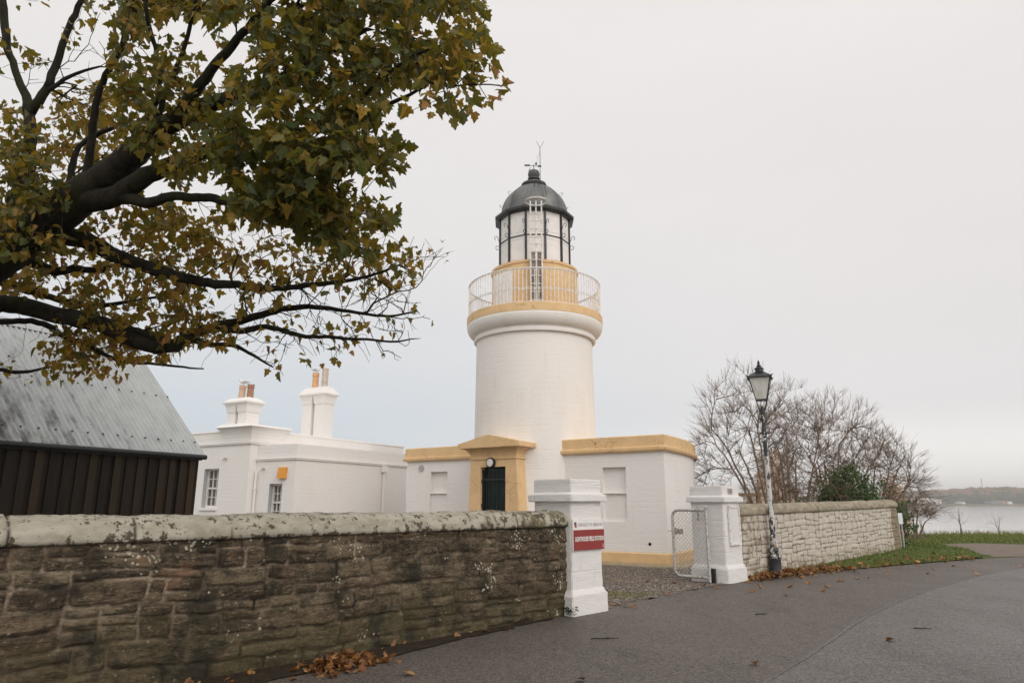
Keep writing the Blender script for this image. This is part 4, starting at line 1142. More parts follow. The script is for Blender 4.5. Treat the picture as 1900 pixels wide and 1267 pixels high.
def stack(x0, x1, x2, x3, y0, y1, zb, zn, zf, zt, label, pots, plinth=None):
    m = MB()
    for a, b in ((x0, x1), (x2, x3)): m.box(a, b, y0, y1, zb, zn)
    m.box(x1 - 0.01, x2 + 0.01, y0 + 0.22, y1 - 0.08, zb, zn)
    c = m.build('chimney_stack', 'white', hs); tag(c, label)
    m = MB()
    for a, b in ((x0, x1), (x2, x3)):
        la, lb = (0.04, 0.0) if a == x0 else (0.0, 0.04)
        m.box(a - 0.025, b + 0.025, y0 - 0.025, y1 + 0.025, zn - 0.03, zn + 0.02)
        prev = None
        for q in np.linspace(0, 1, 6):
            o_ = 0.03 + 0.10 * (1 - math.cos(q * math.pi / 2)); z = zn + 0.02 + (zf - zn - 0.02) * math.sin(q * math.pi / 2)
            oi = min(o_, (x2 - x1) / 2 + 0.0)
            r_ = (a - (o_ if a == x0 else oi), b + (oi if a == x0 else o_), y0 - o_, y1 + o_)
            if prev: m.frustum(prev[0], r_, prev[1], z, (False, False))
            prev = (r_, z)
    m.box(x0 - 0.155, x3 + 0.155, y0 - 0.155, y1 + 0.155, zf, zf + 0.05)
    m.frustum((x0 - 0.14, x3 + 0.14, y0 - 0.14, y1 + 0.14), (x0 + 0.04, x3 - 0.04, y0 + 0.06, y1 - 0.06), zf + 0.05, zt, (False, True))
    m.build('stack_cap', 'white', c)
    for (px_, mat, r, h, rim, lean, lab) in pots:
        m = MB()
        z0 = zt - 0.02
        prof = [(r * 1.05, z0), (r * 1.0, z0 + 0.1), (r * 0.93, z0 + h * 0.82), (r * 1.12, z0 + h * 0.84), (r * 1.14, z0 + h * 0.90), (r * 0.95, z0 + h * 0.92), (r * 0.93, z0 + h)]
        if rim: prof = [(r * 1.0, z0), (r * 0.98, z0 + h * 0.30), (r * 1.04, z0 + h * 0.31), (r * 1.04, z0 + h * 0.34), (r * 0.98, z0 + h * 0.35), (r * 0.97, z0 + h * 0.68), (r * 1.05, z0 + h * 0.69), (r * 1.05, z0 + h * 0.73), (r * 0.98, z0 + h * 0.74), (r * 0.97, z0 + h * 0.96), (r * 1.06, z0 + h * 0.97), (r * 1.05, z0 + h)]
        m.lathe(prof, 20)
        m.lathe([(r * 0.8, z0 + h), (r * 0.8, z0 + h * 0.6)], 20)
        if not rim:
            for k in range(9):
                a = 2 * math.pi * k / 9; st = len(m.v); m.box(-0.018, 0.018, -0.014, 0.014, z0 + h - 0.005, z0 + h + 0.04); m.xform(Matrix.Translation((r * 0.9 * math.cos(a), r * 0.9 * math.sin(a), 0)), st)
        m.xform(Matrix.Translation((px_, (y0 + y1) / 2, z0)) @ Matrix.Rotation(lean, 4, 'Y') @ Matrix.Translation((0, 0, -z0)))
        tag(m.build('chimney_pot', mat, c), lab)
stack(-1.80, -1.40, -1.25, -0.84, 0.40, 0.95, 3.90, 4.60, 4.88, 5.08, 'shorter twin chimney stack on the front corner',
      [(-1.50, 'pot_buff', 0.115, 0.46, False, R(5), 'pale buff chimney pot'), (-1.06, 'pot_brown', 0.115, 0.46, False, R(1), 'dark brown crowned chimney pot')])
stack(-1.95, -1.46, -1.30, -0.82, 4.0, 4.55, 3.88, 5.33, 5.66, 5.98, 'taller twin chimney stack set back on the roof',
      [(-1.62, 'pot_orange', 0.125, 0.62, False, 0, 'orange crowned chimney pot'), (-1.12, 'pot_cream', 0.125, 0.78, True, R(1), 'tall ringed cream chimney pot')])
m = MB(); prev = None
for q in np.linspace(0, 1, 7):
    o_ = 0.03 + 0.22 * (1 - math.cos(q * math.pi / 2)); z = 3.47 + 0.50 * math.sin(q * math.pi / 2)
    r_ = (-1.30 - o_, 0.0 + o_, 0.0 - o_, 1.3 + o_)
    if prev: m.frustum(prev[0], r_, prev[1], z, (False, False))
    prev = (r_, z)
m.frustum(prev[0], (-1.50, 0.20, -0.20, 1.45), 3.97, 4.02, (False, False)); m.frustum((-1.50, 0.20, -0.20, 1.45), (-1.9, -0.7, 0.3, 1.1), 4.02, 4.16, (False, True))
m.build('corner_block', 'white', hs)
m = MB()
pts = [(-4.2, 3.90), (-1.62, 3.90)] + [(-1.62 + 0.20 * math.sin(t), 3.70 + 0.20 * math.cos(t)) for t in np.linspace(0.2, math.pi / 2, 5)]

def gull(label, wpos, rz):
    t = thing('gull', label, 'gull', wpos, rz, 'gulls on the chimney pots')
    m = MB()
    # one continuous body: tail, breast, neck, head
    spine = [(-0.20, 0.105, 0.006), (-0.15, 0.11, 0.028), (-0.08, 0.112, 0.055), (0.0, 0.115, 0.066), (0.06, 0.125, 0.058), (0.10, 0.155, 0.036), (0.115, 0.185, 0.031), (0.135, 0.20, 0.030), (0.158, 0.198, 0.016), (0.165, 0.197, 0.004)]
    m.tube([(x, 0, z) for x, z, r in spine], [r for *_, r in spine], 10)
    m.build('body', 'gull', t)
    for s_ in (-1, 1):
        w = MB(); w.tube([(0.06, s_ * 0.045, 0.135), (-0.02, s_ * 0.062, 0.135), (-0.12, s_ * 0.045, 0.128), (-0.24, s_ * 0.012, 0.118)], [0.012, 0.030, 0.024, 0.004], 8); w.build('wing', 'gull_grey', t)
        w = MB(); w.tube([(0.0, s_ * 0.022, 0.06), (0.005, s_ * 0.022, 0.0)], 0.005, 5); w.build('leg', 'beak', t)
    w = MB(); w.tube([(0.160, 0, 0.197), (0.20, 0, 0.190)], [0.008, 0.002], 6); w.build('beak', 'beak', t)
def house_pt(x, y, z): 
    d2 = np.array([-HD[1], HD[0]]); p = np.array([-8.55, 22.54]) + HD * x + d2 * y; return (p[0], p[1], z)
gull('white gull standing on the pale buff pot of the shorter chimney stack', house_pt(-1.46, 0.68, 5.56), R(200))
gull('white gull standing on the orange pot of the taller chimney stack', house_pt(-1.58, 4.28, 6.62), R(-10))

# ------------------------------------------------------------------ timber shed
SD = np.array([0.453, 0.891]); SD /= np.linalg.norm(SD)
shed = thing('timber_shed', 'dark boarded shed with a grey corrugated metal roof behind the wall', 'shed', (-5.37, 11.95, 0), math.atan2(SD[1], SD[0]))
SW, SE, SR, SL = 2.213, 2.40, 4.47, -9.0
m = MB()
pitch, amp = 0.085, 0.017
nxs = int(-SL / (pitch / 10))
xs = np.linspace(SL, 0.0, nxs)
nrm = np.array([0, -(SR - SE), SW]); nrm = nrm / np.linalg.norm(nrm)
V = []; F = []
nr = 7
for i, x in enumerate(xs):
    w = amp * math.sin(2 * math.pi * x / pitch)
    for j in range(nr):
        q = j / (nr - 1.0); lap = 0.006 if 0.49 < q < 0.51 else 0
        V.append((x, -0.10 + (SW + 0.10) * q + nrm[1] * w, SE - 0.094 + (SR - SE + 0.094) * q + nrm[2] * (w + lap)))
for i in range(nxs - 1):
    for j in range(nr - 1): F.append((i * nr + j, (i + 1) * nr + j, (i + 1) * nr + j + 1, i * nr + j + 1))
F = np.array(F)
roof = np_mesh('roof', np.array(V), F.ravel(), np.full(len(F), 4), 'corrugated', shed, None, True)
m = MB(); m.quad((SL, SW, SR - 0.012), (0, SW, SR - 0.012), (0, 2 * SW + 0.1, SE - 0.106), (SL, 2 * SW + 0.1, SE - 0.106))
m.build('back_slope', 'corrugated', shed)
m = MB(); m.add([(SL, SW - 0.16, SR - 0.125), (0.01, SW - 0.16, SR - 0.125), (0.01, SW, SR + 0.03), (SL, SW, SR + 0.03), (0.01, SW + 0.16, SR - 0.125), (SL, SW + 0.16, SR - 0.125)], [(0, 1, 2, 3), (3, 2, 4, 5)])
m.build('ridge_cap', 'corrugated', roof)
m = MB(); m.tube([(0, 0, 0), tuple(nrm * 0.014)], 0.017, 6); first = m.build('screw', 'black_iron', roof)
k = 0
for row, off in ((0.10, 0.0), (0.50, 0.1)):
    for x in np.arange(-4.75, -0.02, 0.234):
        o = first if k == 0 else first.copy(); k += 1
        if o is not first: COL.objects.link(o); o.parent = roof
        o.location = np.array([x + off * 0.5, -0.10 + (SW + 0.10) * row, SE - 0.094 + (SR - SE + 0.094) * row]) + nrm * 0.012
m = MB(); tones = []
x = SL + 0.05; k = 0
while x < -0.06:
    w = 0.105 if k % 2 == 0 else 0.085
    x2 = min(x + w, -0.05)
    yf = 0.0 if k % 2 == 0 else 0.034
    m.box(x + (0.0 if k % 2 == 0 else -0.012), x2 + (0.0 if k % 2 == 0 else 0.012), yf, yf + 0.026, -0.05, 2.33)
    tones += [max(0, min(1, rnd.gauss(0.15 + 0.30 * max(0, 1 + x / 4.0), 0.22)))] * 6
    x = x2; k += 1
y = 0.03; k = 0
while y < 2 * SW - 0.05:
    zt = SE - 0.07 + min(y, 2 * SW - y) * (SR - SE) / SW
    m.box(-0.052, -0.02 if k % 2 == 0 else -0.035, y, y + 0.13, -0.05, zt - 0.02); tones += [rnd.random() * 0.5] * 6
    y += 0.13; k += 1
m.box(SL + 0.05, -0.06, 0.06, 2 * SW - 0.06, -0.05, 2.30); tones += [0.1] * 6
m.build('board_wall', 'darkwood', shed, tones)
m = MB(); m.box(SL, -0.02, -0.055, -0.02, 2.22, 2.325); m.tube([(SL, -0.085, 2.275), (0.02, -0.085, 2.275)], 0.042, 10)
m.build('gutter', 'black_iron', shed)

# ------------------------------------------------------------------ near stone wall, pillars, far wall
nw = thing('stone_wall', 'dark mossy rubble wall with rounded lichen-grey coping along the near left roadside', 'wall', (WL0[0], WL0[1], 0), WALL_RZ)
rubble_face('stonework', -10.0, 0.34, -0.08, 1.185, 0.0115, 21, 'stone', nw, (0.10, 0.225), (0.24, 0.72), slope=0.014)
MB().box(-10.0, 0.34, 0.012, 0.42, -0.1, 1.18).build('wall_core', 'stone', nw)
coping('coping', -10.0, 0.33, 1.180, [(-0.01, 0.0), (-0.055, 0.004), (-0.062, 0.05), (-0.052, 0.10), (-0.02, 0.155), (0.035, 0.195), (0.11, 0.22), (0.20, 0.226), (0.29, 0.215), (0.38, 0.17), (0.44, 0.09), (0.455, 0.0)], 'cope', nw, 31, amp=0.012)
fw = thing('stone_wall', 'pale limewashed rubble wall with brown rounded coping behind the street lamp', 'wall', (WR0[0], WR0[1], 0), 0)
fw.rotation_euler = (0, -R(0.72), WALL_RZ)
rubble_face('stonework', -0.6, 9.95, -0.1, 1.27, 0.016, 44, 'limewash', fw, (0.11, 0.22), (0.24, 0.62), 0.013, 0.005, 0.016)
MB().box(-0.6, 9.94, 0.012, 0.40, -0.2, 1.26).build('wall_core', 'limewash', fw)
coping('coping', -0.6, 9.97, 1.262, [(-0.01, 0.0), (-0.045, 0.004), (-0.055, 0.06), (-0.035, 0.125), (0.02, 0.185), (0.10, 0.22), (0.20, 0.232), (0.30, 0.215), (0.39, 0.15), (0.43, 0.0)], 'cope_far', fw, 52, (1.0, 1.9), 0.03, 0.009, 0.010)

def rough_block(mb, x0, x1, y0, y1, z0, z1, amp=0.006, step=0.11, seed=0, taper=0.0, top=None):
    """A painted masonry block with slightly uneven faces and softened corners."""
    bm = bmesh.new(); bmesh.ops.create_cube(bm, size=1)
    for v in bm.verts:
        k = 1 if v.co.z > 0 else 0
        X0, X1, Y0, Y1 = (x0, x1, y0, y1) if not (k and top) else top
        v.co = (X0 if v.co.x < 0 else X1, Y0 if v.co.y < 0 else Y1, z1 if k else z0)
    bmesh.ops.bevel(bm, geom=bm.edges[:], offset=0.012, segments=2, affect='EDGES')
    n = max(2, int(max(x1 - x0, z1 - z0) / step))
    bmesh.ops.subdivide_edges(bm, edges=[e for e in bm.edges if e.calc_length() > 0.1], cuts=min(n, 12), use_grid_fill=True)
    rs = random.Random(seed)
    for v in bm.verts: v.co += Vector((rs.uniform(-amp, amp), rs.uniform(-amp, amp), rs.uniform(-amp, amp) * 0.6))
    bm.verts.index_update()
    mb.add([v.co[:] for v in bm.verts], [[v.index for v in f.verts] for f in bm.faces], None, True)
    bm.free()
def gate_pillar(label, c, seed):
    t = thing('gate_pillar', label, 'gate pillar', (c[0], c[1], 0), WALL_RZ)
    m = MB(); rough_block(m, 0.05, 0.75, 0.05, 0.75, 0.28, 1.54, 0.0045, 0.13, seed); m.build('shaft', 'pillar_white', t)
    m = MB(); rough_block(m, 0.0, 0.80, 0.0, 0.80, -0.05, 0.27, 0.005, 0.16, seed + 1); rough_block(m, 0.003, 0.797, 0.003, 0.797, 0.25, 0.345, 0.002, 0.3, seed + 5, top=(0.048, 0.752, 0.048, 0.752)); m.build('plinth', 'pillar_white', t)
    m = MB(); rough_block(m, -0.02, 0.82, -0.02, 0.82, 1.525, 1.63, 0.004, 0.14, seed + 2); rough_block(m, -0.018, 0.818, -0.018, 0.818, 1.62, 1.665, 0.002, 0.3, seed + 7, top=(0.05, 0.75, 0.05, 0.75)); rough_block(m, 0.045, 0.755, 0.045, 0.755, 1.64, 1.845, 0.004, 0.14, seed + 3); m.build('cap', 'pillar_white', t)
    return t
PL = np.array([0.83, 9.87]); PR = np.array([4.15, 13.78])
gate_pillar('white square gate pillar at the end of the dark wall, carrying the red sign', PL, 100)
gate_pillar('white square gate pillar beside the limewashed wall, carrying a notice case', PR, 200)
def on_pillar(P, x, y, z): q = P + UW * x + VW * y; return (q[0], q[1], z)

# sign on the near pillar
sg = thing('sign_board', 'white and red field station sign fixed to the near gate pillar', 'sign', on_pillar(PL, 0.055, 0.035, 0), WALL_RZ)
m = MB(); m.box(0.0, 0.70, -0.012, 0.010, 1.135, 1.285, 0.002); m.box(0.0, 0.70, -0.011, 0.010, 0.855, 1.135); m.build('panel', 'white_sign', sg)
m = MB(); m.box(0.012, 0.712, -0.020, -0.0125, 0.860, 1.138, 0.002); m.build('red_panel', 'red_sign', sg)
mx = lambda x, z, y: Matrix.Translation((x, y, z)) @ Matrix.Rotation(R(90), 4, 'X')
probe, w = text_part('lettering', 'LIGHTHOUSE FIELD STATION', 0.10, M['white_sign'], sg, mx(0, 0, 0), 0.001, 0.0015)
bpy.data.objects.remove(probe)
text_part('lettering', 'LIGHTHOUSE FIELD STATION', 0.085, M['white_sign'], sg, mx(0.035, 0.985, -0.0225), 0.001, 0.0025, 0.655 / w * 0.10 / 0.085)
probe, w = text_part('heading', 'UNIVERSITY OF ABERDEEN', 0.10, M['grey_print'], sg, mx(0, 0, 0), 0.001)
bpy.data.objects.remove(probe)
text_part('heading', 'UNIVERSITY OF ABERDEEN', 0.065, M['grey_print'], sg, mx(0.105, 1.185, -0.0145), 0.0006, 0.0, 0.575 / w * 0.10 / 0.065)
m = MB(); m.box(0.035, 0.062, -0.0145, -0.0125, 1.20, 1.245); m.box(0.064, 0.080, -0.0145, -0.0125, 1.222, 1.245); m.build('emblem', 'dark_print', sg)
m = MB(); m.box(0.045, 0.085, -0.0145, -0.0125, 1.17, 1.197); m.box(0.064, 0.085, -0.0145, -0.0125, 1.199, 1.219); m.build('emblem_base', 'red_print', sg)
m = MB(); m.box(0.662, 0.700, -0.0215, -0.020, 0.878, 0.935); m.build('code_patch', simple('pale_red_patch', (0.50, 0.20, 0.19), 0.4, var=0.04), sg)
# notice case and plaque on the far pillar
nc = thing('notice_case', 'white framed notice case fixed to the far gate pillar', 'notice case', on_pillar(PR, 0.0, 0.03, 0), WALL_RZ)
m = MB()
for (a, b, c, d) in ((0.22, 0.66, 1.42, 1.46), (0.22, 0.66, 0.70, 0.74), (0.22, 0.26, 0.74, 1.42), (0.62, 0.66, 0.74, 1.42)): m.box(a, b, -0.03, 0.015, c, d, 0.003)
m.build('frame', 'white_metal', nc)
MB().box(0.26, 0.62, -0.012, 0.014, 0.74, 1.42).build('glass_front', 'case_glass', nc)
pq = thing('plaque', 'small grey plaque on the cap of the far gate pillar', 'plaque', on_pillar(PR, 0.0, 0.04, 0), WALL_RZ)
m = MB(); m.box(0.29, 0.47, -0.012, 0.0, 1.69, 1.80, 0.002); m.build('plate', 'grey_vent', pq)
m = MB()
for z in (1.775, 1.755, 1.735, 1.715): m.box(0.315, 0.445 - 0.02 * rnd.random(), -0.0135, -0.012, z - 0.005, z + 0.005)
m.build('lettering', 'dark_print', pq)

# chain-link gate, swung open beside the far pillar
GRZ = math.atan2(VW[1], VW[0])
gt = thing('gate', 'open chain-link gate with a bent tubular frame beside the far pillar', 'gate', (3.83, 13.92, 0), GRZ)
GL, GZ0, GZ1 = 0.76, 0.10, 1.375
rc = 0.14
fr = [(0.0, 0, GZ1)] + [(GL - rc + rc * math.sin(t), 0, GZ1 - rc + rc * math.cos(t)) for t in np.linspace(0, math.pi / 2, 7)] + [(GL - rc + rc * math.cos(t), 0, GZ0 + rc - rc * math.sin(t)) for t in np.linspace(0, math.pi / 2, 7)] + [(0.0, 0, GZ0)]
m = MB(); m.tube(fr, 0.029, 8); m.build('frame', 'galv', gt)
m = MB(); m.tube([(0, 0, 0.02), (0, 0, 1.44)], 0.030, 10); m.tube([(0, 0, 1.44), (0, 0, 1.46)], [0.036, 0.02], 10); m.build('hinge_post', 'galv', gt)
m = MB(); pitchw = 0.058
def inside(x, z):
    if x < 0.0 or x > GL or z < GZ0 or z > GZ1: return False
    for zc, up in ((GZ1 - rc, 1), (GZ0 + rc, -1)):
        if x > GL - rc and (z - zc) * up > 0: return math.hypot(x - GL + rc, z - zc) < rc
    return True
for sgn in (1, -1):
    c = -2.2
    while c < 2.6:
        run = [(x, z) for x in np.linspace(0, GL, 90) for z in [sgn * x + c] if inside(x, z)]
        if len(run) > 2: m.tube([(run[0][0], 0.004 * sgn, run[0][1]), (run[-1][0], 0.004 * sgn, run[-1][1])], 0.0034, 4, False)
        c += pitchw * 1.414
m.build('chain_link', 'galv', gt)
m = MB(); m.box(0.56, 0.80, -0.065, -0.028, 0.90, 1.0, 0.004); m.tube([(0.58, -0.06, 0.957), (0.92, -0.06, 0.957)], 0.011, 6); m.box(0.72, 0.745, -0.085, -0.02, 0.88, 1.02)
m.build('latch', 'galv', gt)
m = MB()
cz = 1.41
for k in range(9):
    st = len(m.v); c = (0.20 + 0.012 * math.sin(k), -0.028 - 0.003 * k, cz - 0.028 * k)
    m.tube([(0.012 * math.cos(t), 0, 0.020 * math.sin(t)) for t in np.linspace(0, 2 * math.pi, 9)], 0.0045, 4, False)
    m.xform(Matrix.Translation(c) @ Matrix.Rotation(R(90) * (k % 2), 4, 'Z'), st)
m.build('chain', 'black_iron', gt)
gs = thing('gate_stop', 'short black post at the foot of the far gate pillar beside the open gate', 'post', on_pillar(PR, -0.03, 0.30, 0), WALL_RZ)
m = MB(); m.box(-0.05, 0.03, -0.05, 0.05, 0, 0.27, 0.006); m.build('block', 'black_iron', gs)

# ------------------------------------------------------------------ street lamp
lp = thing('street_lamp', 'old street lamp with a black lantern on a peeling white iron post', 'street lamp', (5.58, 15.16, 0.0), R(-22))
m = MB()
m.lathe([(0.13, -0.05), (0.13, 0.10), (0.12, 0.12), (0.117, 0.36), (0.132, 0.38), (0.136, 0.41), (0.12, 0.44), (0.085, 0.46), (0.115, 0.50), (0.12, 0.53), (0.09, 0.56), (0.080, 0.60), (0.074, 0.80), (0.086, 0.82), (0.086, 0.84), (0.062, 0.86)], 20)
m.build('base', 'peeling', lp)
m = MB()
m.lathe([(0.062, 0.86), (0.058, 0.90), (0.053, 1.6), (0.046, 2.6), (0.042, 2.98), (0.060, 3.0), (0.062, 3.03), (0.043, 3.05), (0.040, 3.28), (0.075, 3.30), (0.08, 3.33), (0.06, 3.36), (0.050, 3.40), (0.045, 3.52)], 18)
m.build('post', 'peeling', lp)
m = MB(); m.tube([(-0.16, 0, 3.02), (0.16, 0, 3.02)], 0.014, 6); m.build('ladder_bar', 'peeling', lp)
lan = MB()
lan.lathe([(0.052, 3.42), (0.058, 3.45), (0.05, 3.50), (0.04, 3.56), (0.02, 3.62)], 14)
for k in range(4):
    a = R(45 + 90 * k); lan.tube([(0.04 * math.cos(a), 0.04 * math.sin(a), 3.50), (0.10 * math.cos(a), 0.10 * math.sin(a), 3.56), (0.135 * math.cos(a), 0.135 * math.sin(a), 3.66), (0.155 * math.cos(a), 0.155 * math.sin(a), 3.75)], 0.010, 5)
b0, b1, zb0, zb1 = 0.115, 0.225, 3.75, 4.245
for k in range(4):
    sx, sy = ((1, 1), (1, -1), (-1, -1), (-1, 1))[k]; sx2, sy2 = ((1, -1), (-1, -1), (-1, 1), (1, 1))[k]
    lan.tube([(sx * b0, sy * b0, zb0), (sx * b1, sy * b1, zb1)], 0.011, 4); lan.tube([(sx * b0, sy * b0, zb0), (sx2 * b0, sy2 * b0, zb0)], 0.013, 4)
    lan.tube([(sx * b1, sy * b1, zb1), (sx2 * b1, sy2 * b1, zb1)], 0.018, 4)
lf = lan.build('lantern', 'black_iron', lp)
m = MB()
for k in range(4):
    sx, sy = ((1, 1), (1, -1), (-1, -1), (-1, 1))[k]; sx2, sy2 = ((1, -1), (-1, -1), (-1, 1), (1, 1))[k]
    m.quad((sx * (b0 - .004), sy * (b0 - .004), zb0), (sx2 * (b0 - .004), sy2 * (b0 - .004), zb0), (sx2 * (b1 - .004), sy2 * (b1 - .004), zb1), (sx * (b1 - .004), sy * (b1 - .004), zb1))
m.build('panes', 'opal', lf)
m = MB()
m.frustum((-0.262, 0.262, -0.262, 0.262), (-0.255, 0.255, -0.255, 0.255), 4.235, 4.265)
m.frustum((-0.255, 0.255, -0.255, 0.255), (-0.11, 0.11, -0.11, 0.11), 4.265, 4.37, (False, True))
for sx in (-1, 1):
    for sy in (-1, 1): m.tube([(sx * 0.25, sy * 0.25, 4.26), (sx * 0.285, sy * 0.285, 4.285)], [0.02, 0.006], 5)
m.lathe([(0.105, 4.365), (0.115, 4.38), (0.09, 4.40), (0.085, 4.44), (0.105, 4.455), (0.10, 4.47), (0.06, 4.50), (0.045, 4.52), (0.055, 4.535), (0.03, 4.55), (0.022, 4.565), (0.034, 4.59), (0.022, 4.62), (0.003, 4.67)], 16)
m.build('lantern_roof', 'black_iron', lf)

# white notice board on two posts at the end of the far wall
sp_ = on_z(1677, 1018, 0.10)
sb = thing('notice_sign', 'small pale board on two thin posts at the far end of the wall', 'sign', (sp_[0], sp_[1], 0.08), R(38))
m = MB(); m.box(-0.16, 0.16, -0.02, 0.0, 0.78, 1.13, 0.015); m.build('board', 'pale_board', sb)
for x in (-0.10, 0.10): m = MB(); m.tube([(x, 0.025, -0.1), (x, 0.025, 0.95)], 0.028, 8); m.build('post', 'grey_vent', sb)
# wooden rail behind the far wall
fn = thing('rail_fence', 'weathered wooden rail fence showing above the far wall', 'fence', (on_y(1385, 915, 19.0)[0], 19.0, 0), R(8))
m = MB(); m.box(-0.5, 0.40, -0.03, 0.03, 1.70, 1.78, 0.008); m.tube([(0.0, 0, 1.55), (0.35, 0, 1.15)], 0.04, 6); m.build('rail', 'rail_wood', fn)
for x in (0.33,): m = MB(); m.box(x - 0.05, x + 0.05, -0.05, 0.05, 0, 1.80, 0.01); m.build('post', 'rail_wood', fn)

# ------------------------------------------------------------------ trees
class Skeleton:
    """A branching skeleton: limbs are laid first, then twigs grow from the nearest wood towards each shoot tip."""
    def __init__(s): s.P = []; s.par = []; s.r = []; s.D = []; s.limb = []
    def node(s, p, par, r=0.0, limb=False):
        p = np.asarray(p, float); d = np.zeros(3)
        if par >= 0:
            d = p - s.P[par]; n = np.linalg.norm(d); d = d / n if n > 0 else s.D[par]
        s.P.append(p); s.par.append(par); s.r.append(r); s.D.append(d); s.limb.append(limb)
        return len(s.P) - 1
    def nearest(s, p): return int(np.argmin(np.linalg.norm(np.array(s.P) - p, axis=1)))
    def add_limb(s, pts, r, par=None, step=0.10, jit=0.006, seed=0):
        rs = np.random.RandomState(seed + len(s.P))
        P = np.array(pts, float); rr = np.array(r, float)
        L = np.r_[0, np.cumsum(np.linalg.norm(np.diff(P, axis=0), axis=1))]
        n = max(3, int(L[-1] / step)); t = np.linspace(0, L[-1], n)
        Q = np.stack([np.interp(t, L, P[:, k]) for k in range(3)], 1); R_ = np.interp(t, L, rr)
        ker = np.array([0.25, 0.5, 0.25])
        for _ in range(3):
            Q[1:-1] = 0.25 * Q[:-2] + 0.5 * Q[1:-1] + 0.25 * Q[2:]
        Q[1:-1] += rs.normal(0, 1, (n - 2, 3)) * jit * np.minimum(1.0, R_[1:-1] / 0.04)[:, None]
        if par is None: i = -1
        else: i = par if isinstance(par, int) else s.nearest(Q[0])
        k0 = 0
        for k in range(k0, n):
            i = s.node(Q[k], i, R_[k], True)
        return i
    def grow(s, tips, step=0.085, seed=1, jit=0.018, fwd=0.45, maxlen=9.0, sag=0.0):
        rs = np.random.RandomState(seed)
        tips = np.asarray(tips, float)
        limbP = np.array(s.P)
        order = np.argsort([np.min(np.linalg.norm(limbP - t, axis=1)) for t in tips])
        cap = len(s.P) + len(tips) * 60
        A = np.zeros((cap, 3)); B = np.zeros((cap, 3)); n = len(s.P)
        A[:n] = s.P; B[:n] = s.D
        ends = np.full(len(tips), -1)
        for q in order:
            t = tips[q]
            v = t - A[:n]; d = np.linalg.norm(v, axis=1) + 1e-6
            c = np.einsum('ij,ij->i', v, B[:n]) / d
            i = int(np.argmin(d * (1.0 - fwd * c)))
            L = d[i]
            if L > maxlen: continue
            m = max(1, min(40, int(L / step)))
            p0 = A[i].copy(); d0 = B[i] * L * 0.45
            last = i
            for k in range(1, m + 1):
                u = k / m
                p = p0 + (t - p0) * (u * u * 0.6 + u * 0.4) + d0 * (u * (1 - u)) * 0.9
                if k < m: p = p + rs.normal(0, jit, 3) + np.array([0, 0, -sag * u * (1 - u)])
                last = s.node(p, last)
                if n < cap: A[n] = s.P[-1]; B[n] = s.D[-1]; n += 1
            ends[q] = last
        return ends
    def mesh(s, name, mat, parent, r_tip=0.0022, power=0.44, min_r=0.0018, big=8):
        n = len(s.P); w = np.zeros(n)
        kids = [[] for _ in range(n)]
        for i, p in enumerate(s.par):
            if p >= 0: kids[p].append(i)
        for i in range(n - 1, -1, -1):
            if not kids[i]: w[i] += 1
            if s.par[i] >= 0: w[s.par[i]] += w[i]
        rad = np.array([s.r[i] if s.limb[i] else max(min_r, r_tip * w[i] ** power) for i in range(n)])
        for i in range(n):
            p = s.par[i]
            if p >= 0 and not s.limb[i]: rad[i] = min(rad[i], rad[p] * 0.92)
        mb = MB()
        for i in range(n):
            p = s.par[i]
            # chains start where a node is not the thickest child of its parent
            if p >= 0:
                best = max(kids[p], key=lambda k: (s.limb[k], w[k]))
                if best == i and s.par[p] >= 0: continue
                if best == i and s.par[p] < 0: chain = [p]
                else: chain = [p]
            else: continue
            j = i
            while True:
                chain.append(j)
                if not kids[j]: break
                j = max(kids[j], key=lambda k: (s.limb[k], w[k]))
            rr = rad[chain].copy(); rr[0] = min(rr[0], rr[1] * 1.15)
            rm = rr.max()
            mb.tube([s.P[k] for k in chain], rr, 10 if rm > 0.05 else (6 if rm > 0.012 else (4 if rm > 0.005 else 3)), True, True)
        me = bpy.data.meshes.new(name); me.from_pydata(mb.v, [], mb.f); me.polygons.foreach_set('use_smooth', mb.smooth); me.update()
        return link(name, me, mat, parent)

# one sycamore leaf: five pointed lobes, folded along the midrib (base at the origin, tip along +y)
LEAF_R = [(0, 0.04), (0.10, -0.02), (0.27, -0.03), (0.27, 0.09), (0.46, 0.14), (0.57, 0.32), (0.42, 0.37), (0.31, 0.455), (0.38, 0.67), (0.22, 0.70), (0.13, 0.85), (0, 1.0)]
def leaf_proto(fold=0.28, curl=-0.18):
    n = len(LEAF_R)
    R_ = np.array([(x, y, abs(x) * fold + curl * y * y) for x, y in LEAF_R]); L_ = R_.copy(); L_[:, 0] *= -1
    V = np.concatenate([R_, L_[1:-1]])
    fr = list(range(n)); fl = [0] + list(range(n, n + n - 2)) + [n - 1]
    return V, fr, fl[::-1]
SMALL_R = [(0, 0), (0.22, 0.18), (0.26, 0.45), (0.16, 0.75), (0, 1.0)]
def small_proto():
    R_ = np.array([(x, y, abs(x) * 0.35 - 0.15 * y * y) for x, y in SMALL_R]); L_ = R_.copy(); L_[:, 0] *= -1
    n = len(SMALL_R)
    return np.concatenate([R_, L_[1:-1]]), list(range(n)), ([0] + list(range(n, n + n - 2)) + [n - 1])[::-1]
